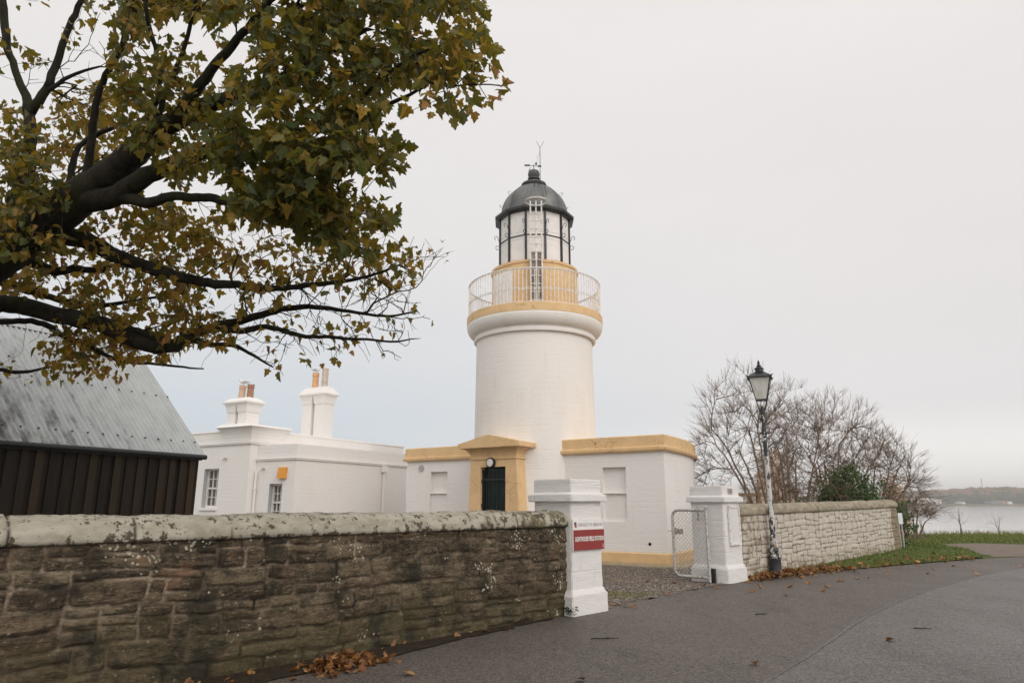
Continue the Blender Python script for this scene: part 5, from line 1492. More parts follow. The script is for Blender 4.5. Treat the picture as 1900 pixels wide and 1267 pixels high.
def leaves(name, P, T, N, size, tone, mat, parent, proto=None, protos=None):
    """P base points, T tip directions, N leaf normals (all n x 3), size (n), tone (n)."""
    V0, f1, f2 = proto or leaf_proto()
    P = np.asarray(P); T = np.asarray(T); N = np.asarray(N); n = len(P)
    T = T / np.linalg.norm(T, axis=1, keepdims=True)
    X = np.cross(T, N); X /= np.maximum(np.linalg.norm(X, axis=1, keepdims=True), 1e-6)
    Z = np.cross(X, T)
    sz = np.asarray(size)[:, None, None]
    rs = np.random.RandomState(3)
    sx = rs.uniform(0.8, 1.1, (n, 1, 1)); cz = rs.uniform(-0.6, 3.2, (n, 1, 1))
    W_ = V0[None] * np.concatenate([sx, np.ones_like(sx), cz], 2) * sz
    roll = rs.uniform(-0.9, 0.5, (n, 1)); W_[..., 2] += roll * W_[..., 0] ** 2 / np.asarray(size)[:, None] * 1.4 + rs.uniform(-0.5, 0.35, (n, 1)) * W_[..., 1] ** 2 / np.asarray(size)[:, None]
    V = P[:, None] + W_[..., 0:1] * X[:, None] + W_[..., 1:2] * T[:, None] + W_[..., 2:3] * Z[:, None]
    m = len(V0)
    base = (np.arange(n) * m)[:, None]
    fl = np.concatenate([base + np.array(f1)[None], base + np.array(f2)[None]], 1).ravel()
    cnt = np.tile([len(f1), len(f2)], n)
    return np_mesh(name, V.reshape(-1, 3), fl, cnt, mat, parent, {'tone': ('FACE', np.repeat(np.asarray(tone), 2))}, False)
def unit(v): return v / np.maximum(np.linalg.norm(v, axis=-1, keepdims=True), 1e-9)

def in_poly(x, y, poly):
    c = np.zeros(len(x), bool); j = len(poly) - 1
    for i in range(len(poly)):
        xi, yi = poly[i]; xj, yj = poly[j]
        with np.errstate(divide='ignore', invalid='ignore'):
            t = ((yi > y) != (yj > y)) & (x < (xj - xi) * (y - yi) / ((yj - yi) if yj != yi else 1e-9) + xi)
        c ^= t; j = i
    return c

def sycamore():
    t = thing('sycamore_tree', 'autumn sycamore with yellow and green leaves overhanging the wall and shed from the left', 'tree', (-8.3, 8.2, 0))
    base = np.array([-8.3, 8.2, 0.0])
    sk = Skeleton()
    A = lambda x, y, Y: on_y(x, y, Y)
    rp = lambda wpx, Y: wpx / 2.0 / F_ * Y * 1.02            # half thickness in metres
    # trunk and its main fork stand just outside the frame
    trunk = sk.add_limb([(-8.3, 8.2, -0.2), (-8.25, 8.2, 1.2), (-8.05, 8.15, 2.4), (-7.6, 8.0, 3.3)], [0.52, 0.44, 0.40, 0.36], None)
    def limb(pts, wid, par='near', lead=None):
        P = [A(x, y, Y) for x, y, Y in pts]; Rr = [rp(w, p[2]) for w, p in zip(wid, pts)]
        if lead is not None: P = [np.array(q) for q in lead] + P; Rr = [Rr[0] * 1.12] * len(lead) + Rr
        return sk.add_limb(P, Rr, par, 0.09)
    fixed = []
    limb([(-60, 500, 7.9), (10, 455, 7.7), (60, 420, 7.6), (120, 385, 7.4), (185, 340, 7.2), (240, 295, 7.0), (300, 240, 6.7), (350, 208, 6.5), (420, 185, 6.2), (520, 150, 5.9), (600, 105, 5.6), (680, 55, 5.3)], [108, 98, 90, 78, 64, 54, 44, 37, 30, 22, 15, 9], 'near', [(-7.55, 7.98, 3.25)])
    limb([(150, 372, 7.3), (205, 370, 7.1), (265, 330, 6.9), (330, 300, 6.7), (400, 272, 6.4), (480, 264, 6.1), (560, 245, 5.9), (640, 222, 5.7), (720, 196, 5.5), (790, 160, 5.3)], [50, 42, 36, 30, 25, 21, 17, 12, 9, 6])
    limb([(200, 362, 7.2), (235, 368, 7.0), (272, 379, 6.9), (316, 363, 6.7), (400, 368, 6.4), (480, 390, 6.1), (560, 398, 5.9), (650, 380, 5.7)], [30, 24, 21, 18, 17, 15, 11, 7])
    limb([(60, 430, 7.6), (104, 436, 7.7), (164, 445, 7.8), (196, 467, 7.8), (234, 483, 7.8), (294, 502, 7.7), (335, 515, 7.7), (398, 529, 7.6), (442, 526, 7.6), (474, 538, 7.5), (530, 535, 7.4), (600, 527, 7.3), (680, 516, 7.2), (740, 492, 7.1)], [46, 40, 34, 30, 27, 24, 20, 18, 15, 13, 11, 9, 6, 4])
    limb([(20, 462, 7.8), (45, 482, 8.0), (69, 493, 8.1), (117, 511, 8.2), (128, 494, 8.3), (172, 505, 8.3), (218, 490, 8.4)], [30, 22, 20, 17, 14, 12, 7])
    limb([(-20, 562, 8.6), (47, 568, 8.6), (88, 581, 8.6), (152, 594, 8.6), (196, 603, 8.55), (240, 628, 8.5), (297, 645, 8.5), (335, 641, 8.45), (350, 621, 8.4), (395, 607, 8.4), (448, 594, 8.4), (474, 587, 8.4), (510, 577, 8.35), (549, 568, 8.3), (606, 571, 8.3), (645, 577, 8.2), (720, 589, 8.1), (774, 577, 8.0)], [34, 34, 32, 32, 32, 31, 29, 26, 22, 18, 15, 14, 13, 11, 9, 7, 5, 3], 'near', [(-8.0, 8.15, 2.7), (-7.2, 8.5, 3.3)])
    limb([(196, 600, 8.55), (235, 607, 8.5), (280, 622, 8.4), (320, 634, 8.4)], [14, 12, 10, 8])
    limb([(338, 622, 8.4), (357, 632, 8.3), (382, 641, 8.3), (436, 637, 8.2), (450, 646, 8.2), (474, 664, 8.1), (507, 681, 8.1)], [12, 11, 10, 9, 7, 6, 3])
    limb([(395, 607, 8.4), (430, 616, 8.3), (462, 614, 8.2), (486, 602, 8.2), (525, 613, 8.1), (570, 628, 8.1), (612, 622, 8.0), (639, 631, 8.0), (684, 628, 7.9), (732, 637, 7.9), (762, 629, 7.8)], [13, 12, 12, 10, 9, 8, 7, 6, 5, 4, 2.5])
    limb([(-20, 521, 8.9), (25, 525, 8.9), (57, 543, 8.9), (95, 553, 8.9), (170, 570, 8.9), (240, 560, 8.9), (310, 548, 8.9)], [15, 15, 14, 12, 10, 7, 4], 'near', [(-7.7, 8.3, 3.0)])
    limb([(-20, 596, 9.0), (73, 594, 9.0), (104, 613, 9.0), (142, 638, 9.0), (167, 638, 9.0), (190, 657, 9.0), (234, 673, 9.0), (284, 674, 9.0), (344, 682, 9.0), (378, 684, 9.0)], [12, 11, 11, 10, 9, 8, 7, 5, 4, 2.5], 'near', [(-7.9, 8.5, 2.8)])
    limb([(-20, 683, 9.3), (41, 692, 9.3), (95, 680, 9.3)], [8, 7, 4], 'near', [(-8.0, 8.4, 2.5)])
    limb([(20, 440, 7.7), (30, 380, 7.7), (50, 320, 7.7), (57, 280, 7.7), (57, 212, 7.7), (45, 170, 7.7), (33, 144, 7.7), (18, 100, 7.7), (10, 70, 7.7), (4, 0, 7.7), (-5, -80, 7.6)], [50, 34, 28, 24, 21, 16, 14, 14, 16, 16, 12])
    limb([(57, 208, 7.7), (75, 185, 7.6), (90, 165, 7.6), (103, 120, 7.6), (125, 60, 7.5), (142, 20, 7.5), (170, -50, 7.4)], [20, 18, 17, 15, 13, 12, 9])
    limb([(95, 165, 7.6), (115, 148, 7.6), (150, 132, 7.5), (185, 124, 7.5)], [9, 8, 6, 4])
    limb([(160, 350, 7.3), (166, 300, 7.2), (172, 230, 7.1), (176, 200, 7.0), (190, 150, 6.9), (214, 110, 6.7), (232, 80, 6.6), (240, 20, 6.4), (246, -60, 6.2)], [24, 16, 15, 14, 13, 12, 12, 11, 9])
    limb([(262, 270, 6.9), (280, 215, 6.8), (296, 180, 6.7), (298, 115, 6.6), (287, 90, 6.5), (276, 45, 6.4), (262, -30, 6.3)], [16, 13, 11, 10, 9, 8, 7])
    limb([(285, 250, 6.8), (300, 190, 6.6), (330, 120, 6.4), (352, 60, 6.2), (370, -40, 6.0)], [14, 12, 10, 9, 7])
    limb([(118, 390, 7.4), (135, 300, 7.3), (148, 262, 7.3), (205, 240, 7.2), (240, 225, 7.1)], [18, 12, 10, 8, 5])
    limb([(330, 215, 6.5), (400, 120, 6.1), (470, 40, 5.7), (540, -40, 5.4), (640, -110, 5.1)], [26, 20, 16, 12, 8])
    limb([(470, 40, 5.7), (560, 10, 5.4), (680, -10, 5.1), (800, -20, 4.9)], [12, 9, 7, 4])
    limb([(640, 222, 5.7), (700, 150, 5.4), (770, 100, 5.1), (830, 80, 4.95)], [9, 8, 6, 4])
    limb([(770, 100, 5.1), (785, 155, 4.95), (830, 163, 4.85), (862, 160, 4.8), (905, 152, 4.75), (930, 160, 4.7)], [6, 5, 4, 3.5, 3, 2])
    for lx, ly in ((905, 150), (928, 158), (870, 180), (885, 190), (905, 185), (800, 175), (765, 205)): fixed.append(A(lx, ly, 4.75))
    # crown above and to the left of the frame
    for q, (dx, dy, dz) in enumerate(((-2.5, -1.5, 4.5), (-1.0, -3.5, 4.0), (0.8, -2.0, 5.2), (-3.0, 1.5, 4.0), (0.5, 1.5, 5.5), (1.8, -4.0, 3.6))):
        sk.add_limb([(-7.7, 8.0, 3.1), np.array([-7.7, 8.0, 3.1]) + np.array([dx, dy, dz]) * 0.5 + [0, 0, 0.5], np.array([-7.7, 8.0, 3.1]) + np.array([dx, dy, dz])], [0.2, 0.13, 0.05], 'near', 0.15)
    rs = np.random.RandomState(17)
    # shoots: (region in the planning sketch, number of shoots, near and far depth, leaf tone, leaves per shoot)
    regs = [
        ([(400, -90), (905, -90), (885, 30), (893, 70), (868, 105), (835, 112), (800, 150), (775, 176), (748, 235), (742, 270), (735, 296), (700, 322), (640, 330), (560, 300), (480, 250), (420, 200), (395, 100)], 760, 4.75, 6.4, 0.30, 5),
        ([(420, 200), (560, 260), (735, 290), (728, 310), (690, 335), (700, 372), (718, 400), (690, 430), (715, 455), (690, 480), (655, 455), (610, 462), (590, 425), (520, 400), (440, 392), (425, 330), (400, 290)], 430, 5.1, 6.5, 0.22, 5),
        ([(820, 60), (905, 70), (900, 110), (905, 175), (875, 200), (850, 205), (812, 190), (775, 175)], 46, 4.6, 5.0, 0.42, 3),
        ([(215, -80), (420, -80), (430, 180), (400, 300), (330, 330), (250, 290), (215, 200)], 390, 5.9, 7.2, 0.36, 4),
        ([(0, -80), (215, -80), (215, 60), (150, 60), (120, 130), (0, 100)], 48, 7.0, 8.2, 0.40, 3),
        ([(90, 165), (215, 160), (230, 330), (120, 340), (70, 280)], 160, 7.4, 8.8, 0.55, 3),
        ([(0, 190), (70, 215), (60, 300), (0, 330)], 60, 7.2, 8.6, 0.45, 3),
        ([(0, 240), (140, 330), (110, 460), (0, 470)], 120, 6.6, 7.6, 0.35, 3),
        ([(60, 395), (300, 392), (430, 405), (425, 500), (330, 540), (180, 530), (70, 500)], 300, 7.4, 8.9, 0.60, 3),
        ([(220, 375), (420, 385), (420, 410), (300, 420)], 36, 6.6, 7.8, 0.55, 3),
        ([(0, 480), (180, 520), (300, 560), (300, 640), (160, 600), (0, 560)], 180, 8.2, 9.3, 0.60, 3),
        ([(180, 590), (330, 640), (320, 690), (240, 700), (130, 690), (0, 705), (0, 640), (90, 625)], 140, 8.4, 9.4, 0.60, 3),
        ([(300, 530), (460, 540), (440, 640), (330, 630)], 95, 7.9, 8.7, 0.58, 3),
        ([(420, 420), (560, 440), (600, 520), (470, 560), (430, 520)], 85, 7.0, 8.2, 0.60, 2),
        ([(560, 440), (700, 400), (775, 440), (770, 520), (640, 560), (590, 520)], 100, 6.9, 8.0, 0.58, 2),
        ([(470, 560), (640, 560), (765, 580), (700, 650), (560, 640), (470, 640)], 40, 7.7, 8.5, 0.62, 1),
    ]
    tips, tone, cnt = [], [], []
    for poly, n, y0, y1, tn, k in regs:
        P = np.array(poly, float); lo, hi = P.min(0), P.max(0); got = 0
        while got < n:
            q = lo + (hi - lo) * rs.rand(400, 2); q = q[in_poly(q[:, 0], q[:, 1], poly)]
            # uneven clumps and gaps
            f = vnoise(q[:, 0] / 52.0 + 3, q[:, 1] / 40.0 + 5, 77); q = q[f > 0.30 * rs.rand(len(q)) + 0.24]
            for x, y in q[: n - got]:
                tips.append(A(x, y, rs.uniform(y0, y1))); tone.append(tn); cnt.append(k)
            got += len(q[: n - got])
    # bare twigs fanning out at the right-hand edge
    fan = [(760, 560), (782, 585), (742, 540), (768, 520), (800, 470), (780, 455), (790, 480), (815, 465), (758, 640), (735, 615), (750, 598), (700, 660), (640, 660), (520, 690), (480, 672), (690, 600), (660, 640), (620, 650), (580, 655), (735, 655), (710, 565), (700, 545), (655, 600), (540, 640), (520, 655)]
    for x, y in fan:
        for _ in range(6): tips.append(A(x + rs.normal(0, 15), y + rs.normal(0, 8), rs.uniform(7.4, 8.4))); tone.append(0.6); cnt.append(1 if rs.rand() < 0.16 else 0)
    for poly, n, y0, y1 in (([(420, 420), (700, 420), (790, 470), (770, 640), (430, 640)], 460, 7.0, 8.6), ([(0, 120), (230, 60), (260, 200), (100, 300)], 60, 6.9, 7.9), ([(0, 420), (420, 420), (420, 690), (0, 700)], 110, 7.6, 9.2)):
        P = np.array(poly, float); lo, hi = P.min(0), P.max(0)
        q = lo + (hi - lo) * rs.rand(n * 3, 2); q = q[in_poly(q[:, 0], q[:, 1], poly)][:n]
        for x, y in q: tips.append(A(x, y, rs.uniform(y0, y1))); tone.append(0.6); cnt.append(0)
    for q in fixed: tips.append(q); tone.append(0.5); cnt.append(2)
    # the hidden rest of the crown (throws the shade on the wall and the near road)
    k = 0
    while k < 1150:
        q = np.array([-6.6, 5.6, 6.9]) + unit(rs.normal(0, 1, 3)) * rs.rand() ** 0.34 * np.array([5.0, 5.4, 3.2])
        x, y, fw = proj(q)
        if fw[0] > 0.3 and -40 < x[0] < 1960 and -70 < y[0] < 1330: continue
        if q[1] > 10 or q[2] < 3.4: continue
        tips.append(q); tone.append(0.4); cnt.append(4); k += 1
    tips = np.array(tips); tone = np.array(tone); cnt = np.array(cnt)
    ends = sk.grow(tips, 0.085, 5, 0.012, 0.6, 5.0)
    for q in range(len(sk.P)): sk.P[q] = sk.P[q] - base
    tr = sk.mesh('trunk', 'bark', t, 0.0032, 0.43, 0.0026)
    # leaves on long stalks round each shoot end
    LP, LT, LN, LS, TN = [], [], [], [], []
    for q, e in enumerate(ends):
        if e < 0: continue
        d = sk.D[e]
        for _ in range(cnt[q] + (rs.rand() < 0.4 if cnt[q] else 0)):
            o = unit(d * 0.5 + rs.normal(0, 0.75, 3) + np.array([0, 0, -0.12])) * rs.uniform(0.03, 0.14)
            LP.append(sk.P[e] + o)
            LT.append(unit(o) * 0.5 + d * 0.35 + rs.normal(0, 0.35, 3) + np.array([0.0, 0, -0.55]))
            LN.append(np.array([0, 0, 0.75]) + rs.normal(0, 0.55, 3))
            LS.append(rs.choice([rs.uniform(0.05, 0.09), rs.uniform(0.07, 0.135)])); TN.append(np.clip(tone[q] + rs.normal(0.04, 0.20), 0, 1))
    leaves('foliage', LP, LT, LN, LS, TN, 'leaf', t)
    print('sycamore: nodes', len(sk.P), 'leaves', len(LP))
sycamore()

def bare_tree(label, loc, stems, dome, n, seed, mat='bare_bark', leafy=0, twigs=5, tip_r=0.0026, lean=(0, 0)):
    """dome = (cx, cy, cz, rx, ry, rz): shoot tips fill its outer shell; stems rise from the foot."""
    t = thing('bare_tree', label, 'tree', loc, 0, 'bare trees behind the far wall')
    rs = np.random.RandomState(seed)
    sk = Skeleton()
    c = np.array(dome[:3]); rad = np.array(dome[3:])
    subs = []
    for q in range(stems):
        u = unit(np.array([((q + 0.5) / stems - 0.5) * 2.6 + rs.normal(0, 0.10), rs.normal(0, 0.40), rs.uniform(0.75, 1.0)]))
        foot = np.array([u[0] * 0.25, u[1] * 0.15, -0.1])
        m1 = c * np.array([0.5, 0.5, 0.6]) + u * rad * 0.30; m2 = c + u * rad * rs.uniform(0.42, 0.6)
        sk.add_limb([foot, foot * 0.5 + m1 * 0.5 + np.array([u[0] * 0.15, 0, -0.05]), m1, m2], [0.060, 0.050, 0.036, 0.020], None, 0.14, 0.010, seed + q)
        for _ in range(5):
            w_ = unit(u + rs.normal(0, 0.26, 3) * np.array([1, 1, 0.7])); subs.append(c + w_ * rad * rs.uniform(0.72, 0.9))
    for e_ in subs:
        i = int(np.argmin([np.linalg.norm(p - e_) * (1.15 - 0.5 * float(np.dot(unit(e_ - p), d))) for p, d in zip(sk.P, sk.D)]))
        p0 = sk.P[i]; mid = p0 * 0.5 + e_ * 0.5 + sk.D[i] * np.linalg.norm(e_ - p0) * 0.16
        sk.add_limb([p0, mid, e_], [0.020, 0.014, 0.007], i, 0.14, 0.010, seed)
    tips = []
    while len(tips) < n:
        u = unit(rs.normal(0, 1, 3)); u[2] = abs(u[2]) * (1 if rs.rand() < 0.88 else -0.25)
        p = c + u * rad * rs.uniform(0.62, 1.0)
        if p[2] > 0.9: tips.append(p)
    ends = sk.grow(tips, 0.15, seed, 0.010, 0.80, 3.0)
    ok = [e for e in ends if e >= 0]
    for e in ok:
        for _ in range(twigs):
            out = unit((sk.P[e] - c * np.array([1, 1, 0.3])) / rad)
            d = unit(sk.D[e] * 0.5 + out * 0.8 + rs.normal(0, 0.26, 3) + np.array([0, 0, 0.1])); L = rs.uniform(0.16, 0.42)
            b = sk.par[e] if rs.rand() < 0.6 and sk.par[e] >= 0 else e
            i = sk.node(sk.P[b] + d * L * 0.5 + rs.normal(0, 0.008, 3), b); sk.node(sk.P[b] + d * L + rs.normal(0, 0.012, 3), i)
    sk.mesh('trunk', mat, t, tip_r, 0.38, 0.0028)
    if leafy:
        LP, LT, LN, LS, TN = [], [], [], [], []
        low = [e for e in ok if sk.P[e][2] < 2.6] or ok
        for _ in range(leafy):
            e = low[rs.randint(len(low))]
            LP.append(sk.P[e] + rs.normal(0, 0.10, 3)); LT.append(rs.normal(0, 0.6, 3) + [0, 0, -0.7]); LN.append(rs.normal(0, 1, 3)); LS.append(rs.uniform(0.05, 0.10)); TN.append(rs.rand())
        leaves('clinging_leaves', LP, LT, LN, LS, TN, 'brown_leaf', t)
    return t
bt = lambda x, y, Y: tuple(np.array([on_y(x, y, Y)[0], Y, 0.0]))
bare_tree('bare many-stemmed tree leaning out left of the street lamp', bt(1432, 930, 21.5), 7, (-0.75, 0, 1.6, 2.05, 1.5, 4.35), 960, 301)
bare_tree('bare tree with tall upright stems right behind the street lamp', bt(1472, 930, 23.0), 6, (0.2, 0, 1.5, 1.7, 1.6, 4.2), 760, 322, leafy=120)
bare_tree('bare spreading tree above the dark green bush', bt(1545, 930, 24.5), 7, (0.35, 0, 1.4, 2.4, 1.7, 4.25), 1050, 343, leafy=160)
bare_tree('low bare tree fanning out to the right over the wall end', bt(1610, 930, 26.0), 7, (0.45, 0, 1.0, 2.25, 1.8, 3.5), 850, 364)
bare_tree('small scrubby bare tree at the shore just past the wall end', bt(1690, 960, 30.0), 5, (0.0, 0, 0.3, 1.25, 0.9, 1.5), 300, 385)

def leafy_bush(name, label, cat, loc, rad, n, size, mat, seed, stems=6, tone=(0.1, 0.9)):
    t = thing(name, label, cat, loc)
    rs = np.random.RandomState(seed); sk = Skeleton()
    for q in range(stems):
        u = unit(np.array([rs.normal(0, 0.8), rs.normal(0, 0.5), 1.0])); sk.add_limb([(u[0] * 0.1, u[1] * 0.1, -0.05), u * rad * 0.45 + rs.normal(0, 0.05, 3), u * rad * 0.8], [0.03, 0.02, 0.01], None, 0.12)
    tips = []
    while len(tips) < n // 14:
        u = rs.normal(0, 1, 3); u[2] = abs(u[2]); p = unit(u) * rs.uniform(0.45, 1.0) * np.array(rad)
        if vnoise(np.array([p[0] * 2.1 + 7]), np.array([p[2] * 2.4 + p[1] + 9]), seed)[0] > 0.33: tips.append(p)
    ends = sk.grow(tips, 0.15, seed, 0.02, 0.4)
    sk.mesh('stems', 'bare_bark', t, 0.003, 0.42)
    LP, LT, LN, LS, TN = [], [], [], [], []
    ok = [e for e in ends if e >= 0]
    for _ in range(n):
        e = ok[rs.randint(len(ok))]; o = rs.normal(0, 0.075, 3)
        LP.append(sk.P[e] + o); LT.append(sk.D[e] * 0.6 + rs.normal(0, 0.6, 3) + [0, 0, -0.1]); LN.append(np.array([0, -0.3, 0.8]) + rs.normal(0, 0.5, 3)); LS.append(size * rs.uniform(0.7, 1.3)); TN.append(rs.uniform(*tone))
    leaves('foliage', LP, LT, LN, LS, TN, mat, t, small_proto())
    return t
leafy_bush('evergreen_bush', 'dense dark green evergreen bush rising over the far wall', 'bush', bt(1572, 930, 22.6), (1.30, 0.8, 2.75), 7500, 0.095, 'evergreen', 401)
leafy_bush('evergreen_bush', 'lower green bush spreading right of the tall dark evergreen bush', 'bush', bt(1640, 930, 23.6), (0.95, 0.6, 2.25), 3400, 0.085, 'evergreen', 402)
leafy_bush('ivy_hedge', 'low strip of green ivy along the back of the far wall by the lamp post', 'hedge', bt(1470, 930, 19.6), (1.25, 0.35, 1.72), 2400, 0.06, 'evergreen', 403, tone=(0.3, 1))
leafy_bush('brown_shrub', 'russet shrub with clinging brown leaves under the bare trees', 'shrub', bt(1503, 930, 24.0), (0.9, 0.6, 2.5), 500, 0.07, 'brown_leaf', 404)
leafy_bush('brown_shrub', 'taller brown-leaved shrub behind the evergreen bush', 'shrub', bt(1565, 930, 25.6), (1.3, 0.6, 3.3), 900, 0.08, 'brown_leaf', 405)
leafy_bush('standin_shrub', 'stand-in shrub coloured as an unidentified far peach glow, glimpsed between the bare stems behind the lamp', 'shrub', bt(1440, 930, 33.0), (1.15, 0.5, 4.2), 4200, 0.17, 'peach_glow', 406)  # added shrubs holding the place of unidentified peach-lit glimpses
leafy_bush('standin_shrub', 'stand-in shrub coloured as an unidentified far peach glow beyond the right end of the wall', 'shrub', bt(1656, 930, 34.0), (0.7, 0.5, 3.0), 3000, 0.13, 'peach_glow', 407)
leafy_bush('standin_shrub', 'stand-in shrub coloured as an unidentified far peach glow behind the wooden rail fence', 'shrub', bt(1405, 930, 31.0), (0.7, 0.5, 2.15), 1300, 0.12, 'peach_glow', 408)

# tall dead stalks on the shore edge
def stalks(label, x, y, Y, h, n, seed):
    t = thing('dry_weed', label, 'weed', (on_y(x, y, Y)[0], Y, -0.1))
    rs = np.random.RandomState(seed); sk = Skeleton()
    for q in range(n):
        u = np.array([rs.normal(-0.15, 0.22), rs.normal(0, 0.15), 1.0])
        sk.add_limb([(rs.normal(0, 0.08), 0, 0), u * h * 0.5, u * h * rs.uniform(0.8, 1.05)], [0.014, 0.010, 0.005], None, 0.1)
    sk.grow([np.array([rs.normal(-0.1, 0.30) * h, rs.normal(0, 0.2) * h, rs.uniform(0.4, 1.1) * h]) for _ in range(n * 7)], 0.1, seed, 0.01, 0.7)
    sk.mesh('stems', 'stalk', t, 0.004, 0.3, 0.004)
stalks('tall dry weed leaning left on the grassy shore edge', 1783, 990, 35.5, 1.35, 4, 501)
stalks('short dry weed on the shore edge nearest the wall end', 1712, 990, 35.0, 0.85, 4, 502)
stalks('pair of thin upright dry weeds on the shore edge at the right', 1853, 990, 35.5, 0.95, 3, 503)

# ------------------------------------------------------------------ grass, fallen leaves, small things
def grass_blades():
    rs = np.random.RandomState(8)
    pts = []
    vpoly = [tuple(q) for q in vg_inner] + [p for p in smooth_line(edge_v[:6], 8)][::-1]
    def scatter(poly, n, lo_h, hi_h, zf, tn, gap=0.0):
        P = np.array(poly, float)[:, :2]; lo, hi = P.min(0), P.max(0); q = lo + (hi - lo) * rs.rand(int(n * 2.2), 2)
        q = q[in_poly(q[:, 0], q[:, 1], P)][:n]
        if gap: q = q[vnoise(q[:, 0] * 1.3 + 50, q[:, 1] * 1.3 + 50, 91) > gap * rs.rand(len(q))]
        for x, y in q: pts.append((x, y, zf(np.array([x, y])), rs.uniform(lo_h, hi_h), np.clip(tn + rs.normal(0, 0.22), 0, 1)))
    scatter(vpoly, 15000, 0.03, 0.085, lambda p: float(verge_h(p)), 0.42, 0.4)
    far = [px(1685, 1010), px(1715, 1010), px(1800, 1006), px(1900, 1008), px(2150, 1006), px(2150, 991), px(1900, 991.5), px(1660, 991.5)]
    scatter(far, 26000, 0.04, 0.12, lambda p: 0.0 if p[1] < 34 else -0.12 * min(1, (p[1] - 34) / 3.5), 0.55)
    edge = [(12, 34.6), (60, 34.6), (60, 37.4), (12, 37.4)]
    scatter(edge, 9000, 0.10, 0.34, lambda p: -0.12 * min(1, max(0, (p[1] - 34) / 3.5)), 0.72, 0.6)
    scatter([px(1125, 1098), px(1215, 1100), px(1200, 1108), px(1126, 1112)], 420, 0.01, 0.03, lambda p: 0.008, 0.65)
    A_ = np.array(pts); n = len(A_)
    a = rs.rand(n) * 2 * math.pi; w = 0.006 + 0.006 * rs.rand(n) + 0.00028 * A_[:, 1]
    lean = rs.normal(0, 0.45, (n, 2)) * A_[:, 3:4]
    V = np.zeros((n, 3, 3))
    V[:, 0] = np.stack([A_[:, 0] - np.cos(a) * w, A_[:, 1] - np.sin(a) * w, A_[:, 2] - 0.01], 1)
    V[:, 1] = np.stack([A_[:, 0] + np.cos(a) * w, A_[:, 1] + np.sin(a) * w, A_[:, 2] - 0.01], 1)
    V[:, 2] = np.stack([A_[:, 0] + lean[:, 0], A_[:, 1] + lean[:, 1], A_[:, 2] + A_[:, 3]], 1)
    o = np_mesh('grass', V.reshape(-1, 3), np.arange(n * 3), np.full(n, 3), 'blade', None, {'tone': ('FACE', A_[:, 4])})
    tag(o, 'short green grass with drier tufts on the verge and shore', 'grass', None, 'stuff')
grass_blades()
def litter_mass(name, label, pts, size, tones, seed, flat=0.35):
    rs = np.random.RandomState(seed); P = np.array(pts); n = len(P)
    T = np.stack([rs.normal(0, 1, n), rs.normal(0, 1, n), rs.normal(0, 0.2, n)], 1); N = np.array([0, 0, 1.0]) + rs.normal(0, flat, (n, 3))
    o = leaves(name, P, T, N, rs.uniform(size * 0.6, size * 1.25, n), tones, 'dead_leaf', None)
    return tag(o, label, 'fallen leaves', None, 'stuff')
rs = np.random.RandomState(61)
lit = []
E_ = np.array(smooth_line(edge_v[:6], 8))
for _ in range(620):                       # drift along the road edge of the verge
    i = rs.randint(len(E_) - 1) if rs.rand() > 0.55 else rs.randint(max(1, len(E_) // 2)); p = E_[i] + (E_[i + 1] - E_[i]) * rs.rand() + rs.normal(0, 0.16, 2) + VW * abs(rs.normal(0, 0.35)) * (0.3 + 0.7 * i / len(E_))
    lit.append((p[0], p[1], float(verge_h(p)) + 0.02 + 0.03 * rs.rand()))
for _ in range(170):                       # heaped round the lamp foot and the wall start
    s_ = rs.uniform(-0.1, 2.4); p = WR0 + UW * s_ - VW * abs(rs.normal(0.2, 0.22)); lit.append((p[0], p[1], float(verge_h(p)) + 0.085 * max(0, 1 - s_ / 2.4) + 0.02 * rs.rand()))
for _ in range(60):
    p = on_z(rs.uniform(1665, 1700), rs.uniform(1013, 1021), 0.1); lit.append((p[0], p[1], 0.11))
litter_mass('fallen_leaves', 'brown sycamore leaves drifted along the verge and round the lamp foot', lit, 0.10, np.clip(rs.normal(0.45, 0.25, len(lit)), 0, 1), 62)
pile = []
pc = on_z(640, 1236)
for _ in range(230):
    q = rs.normal(0, 1, 2) * np.array([0.22, 0.12]); p = pc[:2] + UW * q[0] - VW * q[1]
    h = 0.10 * math.exp(-(q[0] / 0.28) ** 2 - (q[1] / 0.15) ** 2)
    pile.append((p[0], p[1], 0.02 + h * rs.rand() ** 0.5))
for _ in range(24):
    s_ = rs.uniform(-6.5, -1.0); p = WL0 + UW * s_ - VW * abs(rs.normal(0.12, 0.14)); pile.append((p[0], p[1], 0.025 + 0.01 * rs.rand()))
litter_mass('leaf_pile', 'swept heap of orange brown leaves at the foot of the dark wall', pile, 0.085, np.clip(rs.normal(0.35, 0.25, len(pile)), 0, 1), 63, 0.6)
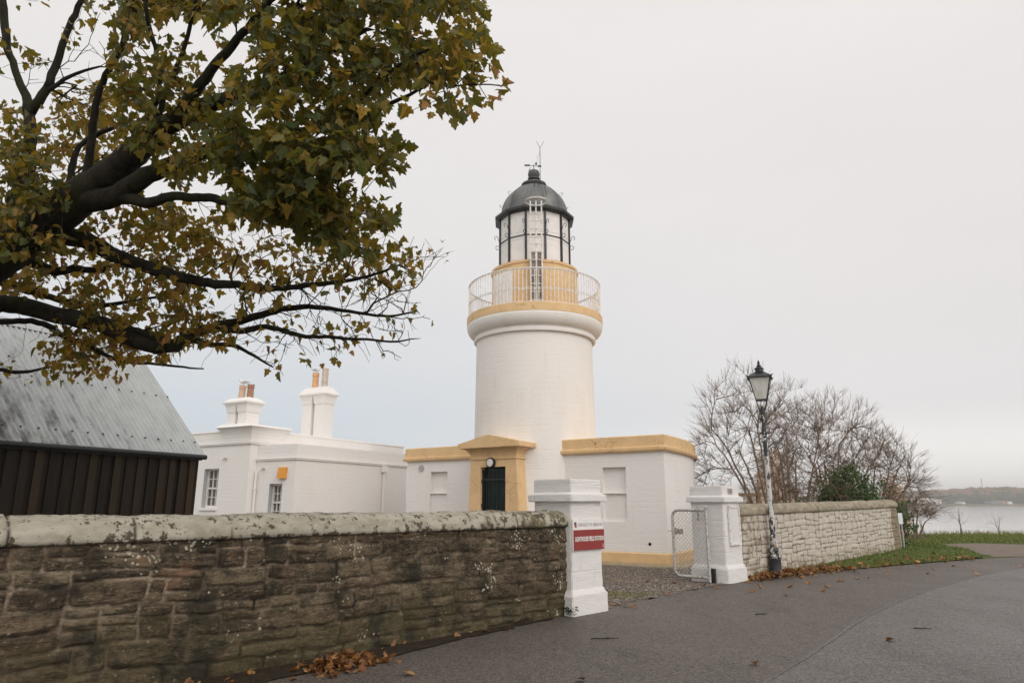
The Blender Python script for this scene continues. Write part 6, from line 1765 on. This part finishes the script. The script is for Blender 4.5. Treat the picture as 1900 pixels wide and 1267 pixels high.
# single leaves lying about on the road and the gravel
V0, f1, f2 = leaf_proto(0.25, -0.25)
singles = [(1175, 1128), (1260, 1115), (757, 1254), (1078, 1265), (1390, 1082), (1412, 1091), (1397, 1099), (1465, 1090), (1535, 1090), (1500, 1083), (1556, 1079), (1590, 1074), (1563, 1078), (1610, 1073), (1648, 1067), (1646, 1061), (1705, 1050), (1731, 1056), (1770, 1051), (1790, 1052), (1808, 1062), (1812, 1066), (1755, 1044), (1893, 1051), (1840, 1042), (1652, 1190), (1400, 1234), (1488, 1073), (1516, 1070), (1160, 1126), (1140, 1123), (1305, 1088), (1240, 1105), (1330, 1092), (1148, 1079), (1165, 1075), (1200, 1080), (1250, 1083), (1460, 1107), (1527, 1097), (1678, 1058), (1722, 1065), (1590, 1062)]
mats = ['dead_leaf']
protos = []
for k in range(4):
    me = bpy.data.meshes.new('fallen_leaf')
    q = V0 * np.array([1, 1, (0.4, 1.6, -0.8, 1.0)[k]]) * 0.11; q[:, 1] -= 0.05
    me.from_pydata([tuple(v) for v in q], [], [f1, f2]); at_ = me.attributes.new('tone', 'FLOAT', 'FACE'); at_.data.foreach_set('value', [(0.35, 0.6, 0.8, 0.5)[k]] * 2); me.update(); me.materials.append(M['dead_leaf']); protos.append(me)
for x, y in singles:
    p = on_z(x, y)
    o = bpy.data.objects.new('fallen_leaf', protos[rnd.randrange(4)]); COL.objects.link(o)
    o.location = (p[0], p[1], 0.032); o.rotation_euler = (rnd.uniform(-0.25, 0.25), rnd.uniform(-0.25, 0.25), rnd.uniform(0, 6.28)); s_ = rnd.uniform(0.8, 1.25); o.scale = (s_, s_, s_)
    tag(o, 'single dry brown leaf lying flat on the road or gravel', 'leaf', 'single leaves scattered on the road')
def twig(label, x, y, L, rz):
    p = on_z(x, y); rs = np.random.RandomState(int(x)); m = MB()
    P = [(-L / 2 + L * q, rs.normal(0, 0.012), 0.020) for q in np.linspace(0, 1, 7)]
    m.tube(P, [0.007, 0.007, 0.006, 0.006, 0.005, 0.004, 0.003], 5); m.tube([P[3], (P[3][0] + 0.06, P[3][1] + 0.05, 0.022)], 0.004, 4)
    o = m.build('twig', 'bark'); o.location = (p[0], p[1], 0); o.rotation_euler = (0, 0, rz)
    tag(o, label, 'twig')
twig('thin dark twig lying on the asphalt below the red sign', 1122, 1187, 0.32, 0.1)
twig('short dark twig lying in the middle of the grey road', 1414, 1141, 0.22, 0.3)
twig('small dark stick lying on the paler asphalt at the right', 1712, 1168, 0.20, -0.2)
def weed():
    p = WL0 + UW * 0.22 - VW * 0.10
    t = thing('weed', 'small green weed growing at the wall foot beside the near pillar', 'weed', (p[0], p[1], 0.02))
    rs = np.random.RandomState(4); LP, LT, LN, LS, TN = [], [], [], [], []
    for _ in range(70):
        a = rs.rand() * 6.28; r = rs.rand() * 0.08
        LP.append((r * math.cos(a), r * math.sin(a), rs.rand() * 0.09)); LT.append((math.cos(a), math.sin(a), rs.uniform(0.2, 1.2))); LN.append((0, 0, 1)); LS.append(rs.uniform(0.03, 0.065)); TN.append(rs.rand())
    leaves('foliage', LP, LT, LN, LS, TN, 'weed_leaf', t, small_proto())
weed()

# ------------------------------------------------------------------ sea haze
def haze():
    m = MB(); m.box(-1650, 3350, -75, 2650, -6.0, 62.0)
    g = G('sea_haze'); v = g.n('ShaderNodeVolumePrincipled'); v.inputs['Color'].default_value = (0.93, 0.92, 0.92, 1); v.inputs['Density'].default_value = 0.00038; v.inputs['Anisotropy'].default_value = 0.2
    g.t.links.new(v.outputs[0], g.out.inputs['Volume'])
    o = m.build('haze', g.m); tag(o, 'thin pale haze lying over the firth and the whole shore', 'haze', None, 'stuff')
haze()
